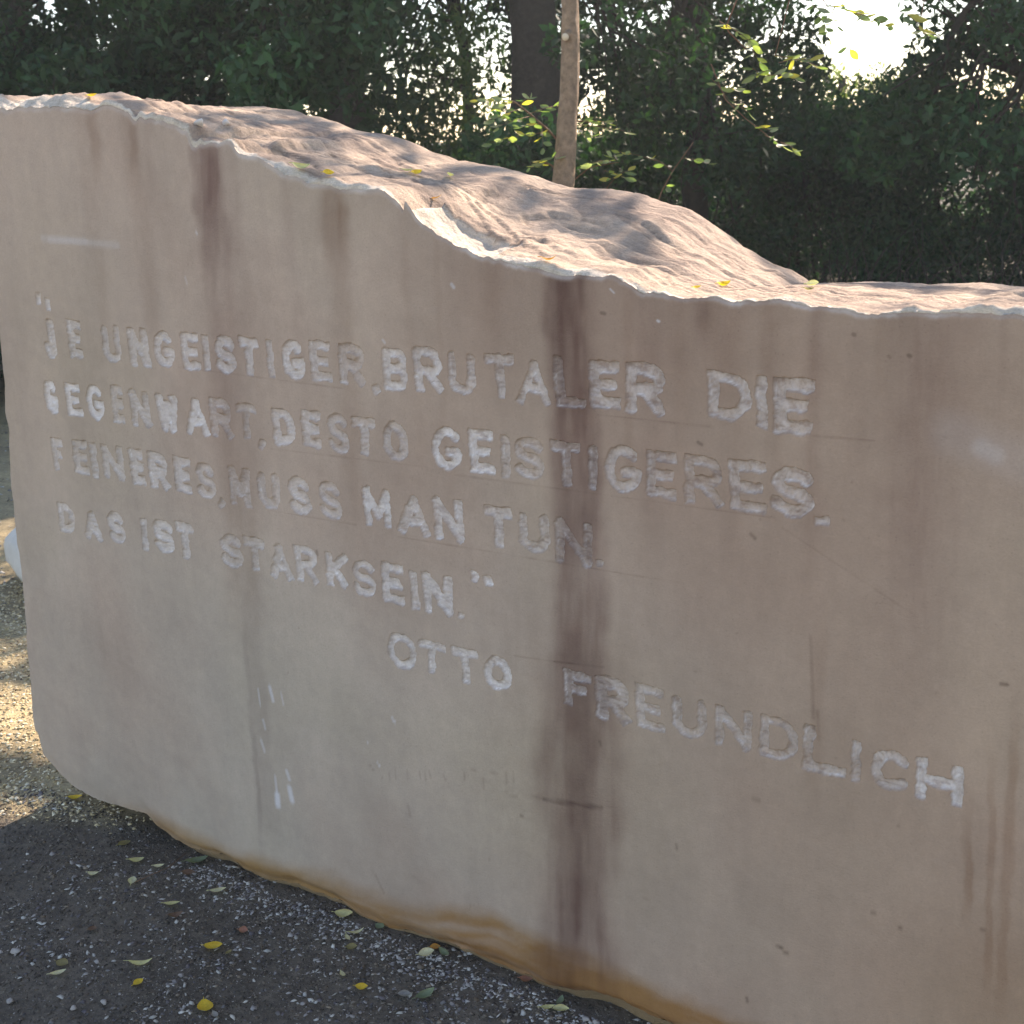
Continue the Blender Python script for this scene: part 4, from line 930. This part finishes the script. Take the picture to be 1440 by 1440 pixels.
# overhanging robinia: trunk outside the picture, its twigs hang into the top right
rb = thing('robinia_tree', (1.9, 3.4, -.05), 'overhanging tree whose thin yellowing pinnate twigs hang into the top right corner', 'tree')
Pt, rt_ = limb((1.9, 3.4, -.15), (1.5, 4.2, 5.6), .13, .05, 77, 24, .05); V_, Q_, T_ = tube(Pt, rt_, 14, 7, .1)
child('trunk', mesh_np('trunk', V_, Q_, T_, True), M_bark, rb)
DD = 3.6
branch_px(rb, [(1100, -260), (1080, -80), (1040, -10), (1020, 40), (1050, 70)], DD, [(1012,30,1060,62,11),(1050,60,1068,88,5),(1000,110,1024,140,5),(1020,130,1046,126,4),(1058,96,1066,104,3)], .039, 960, .004, .22)
branch_px(rb, [(1150, -240), (1120, -40), (1100, 40), (1090, 78)], DD, [(1090,78,1150,92,10),(1085,98,1060,108,5),(1080,106,1116,108,8),(1095,88,1140,84,6)], .039, 970, .003, .35)
branch_px(rb, [(1000, 90), (1020, 140), (1050, 168), (1085, 195)], DD, [(1030,146,1052,158,4),(1062,178,1084,184,4),(1075,190,1100,206,5),(1098,200,1120,212,4)], .039, 980, .002, .15)
branch_px(rb, [(1180, -260), (1160, -60), (1150, -10), (1165, 10)], DD, [(1140,5,1176,36,8),(1160,8,1205,18,9),(1196,16,1250,36,12),(1150,20,1168,52,6),(1190,66,1196,70,2)], .039, 990, .003, .25)
branch_px(rb, [(1330, -240), (1310, -60), (1300, 0), (1292, 40)], DD, [(1262,14,1292,34,7),(1290,40,1308,54,5)], .039, 1000, .003, .3)

# unseen crown over the stone, leaves placed by where their shade falls to shape the dapple
def canopy():
    r0 = np.random.default_rng(55); n = 42000
    x = r0.uniform(-9.5, 2.2, n); s_ = r0.uniform(3.6, 8.0, n)
    # footprint on the plane z = 1.4 that each leaf would shade
    fy = r0.uniform(-.7, 6.2, n)
    P = np.stack([x, fy, np.full(n, 1.4)], -1) + sdir * s_[:, None]
    hx, hy = x, fy
    fld = fbm(hx * 1.5 + 1.2 * hy, hy * 3.6, 60, 3) + .5 * fbm(hx * 5 + 3 * hy, hy * 11, 61, 2)
    # shadow at ground level for the gravel on the left: same ray continued to z = 0
    gx_ = x - sdir[0] / sdir[2] * 1.43; gy_ = fy - sdir[1] / sdir[2] * 1.43
    keep = (fld > -.27 + .27 * sstep(-1.9, -1.2, x)) & (fy < 3.2)
    keep = keep & ~((x > -1.52) & (x < -1.08) & (fy < .13)) & ~((x > -1.1) & (x < -.75) & (fy < .22) & (r0.random(n) < .7))
    keep = keep & ~((np.abs(x - foot(794, 4.4)[0] - .02) < .22) & (fy > 1.0) & (fy < 3.2))
    lit1 = (gx_ < -2.35) & (gx_ > -4.2) & (gy_ > -.75) & (gy_ < .50 + .3 * (gx_ + 3.4))
    band = (gy_ > .02 + .35 * (gx_ + 2.95)) & (gy_ < .20 + .25 * (gx_ + 2.95))
    keep = np.where(lit1, band, keep)
    dark = (gx_ < -2.5) & (gy_ > .55 + .12 * (gx_ + 2.9)); keep = keep | (dark & (r0.random(n) < .95))
    ex = r0.random(n) < .16                                # leaves added so that their shadow bars the sunlit gravel
    bx_ = r0.uniform(-4.3, -2.3, n); by_ = .10 + .30 * (bx_ + 2.95) + r0.normal(0, .042, n); bs_ = r0.uniform(6.0, 7.2, n)
    P2 = (np.stack([bx_, by_, 0 * bx_], -1) + sdir * bs_[:, None])[ex]
    return np.concatenate([P[keep], P2]), keep
Pc, _k = canopy()
r0 = np.random.default_rng(56); n = len(Pc)
ax = r0.standard_normal((n, 3)); ax /= np.linalg.norm(ax, axis=1)[:, None]; bt_ = np.cross(ax, r0.standard_normal((n, 3))); bt_ /= np.linalg.norm(bt_, axis=1)[:, None]
L = .10 * r0.uniform(.7, 1.3, n)[:, None]
V_ = np.stack([Pc - ax * L * .5, Pc + bt_ * L * .25, Pc + ax * L * .5, Pc - bt_ * L * .25], 1).reshape(-1, 3)
me = mesh_np('crown', V_, np.arange(n * 4).reshape(n, 4)); vcol(me, 'col', np.repeat(G2[None] * r0.uniform(.7, 1.4, (n, 1)), 4, 0))
child('crown', me, M_leaf, rb, kind='stuff')
mg = Merge()
for k in range(12):
    e = Pc[r0.integers(0, n)]; i = r0.integers(10, 23); A, rr = limb(Pt[i], e, .03, .005, 600 + k, 14, .1); mg.add(*tube(A, rr, 7))
child('limbs', mg.mesh('limbs'), M_bark, rb)

# ================================================================== added thin haze standing in for lens veil, lifting the dark tones
hx0, hx1, hy0, hy1, hz0, hz1 = -60, 60, -8, 70, -1.2, 13.5
Vh = np.array([(x, y, z) for z in (hz0, hz1) for y in (hy0, hy1) for x in (hx0, hx1)], float)
Qh = np.array([(0, 2, 3, 1), (4, 5, 7, 6), (0, 1, 5, 4), (2, 6, 7, 3), (0, 4, 6, 2), (1, 3, 7, 5)])
mh = bpy.data.materials.new('haze'); mh.use_nodes = True; th = mh.node_tree; th.nodes.clear()
oh = th.nodes.new('ShaderNodeOutputMaterial'); vh = th.nodes.new('ShaderNodeVolumePrincipled')
vh.inputs['Color'].default_value = (.90, .96, .95, 1); vh.inputs['Density'].default_value = .0026; vh.inputs['Anisotropy'].default_value = .35
th.links.new(vh.outputs[0], oh.inputs['Volume'])
link('haze', mesh_np('haze', Vh, Qh), mh, kind='stuff', label='thin pale haze added in place of lens veil to lift the dark tones', category='haze')
S.cycles.volume_bounces = 0; S.cycles.volume_max_steps = 64
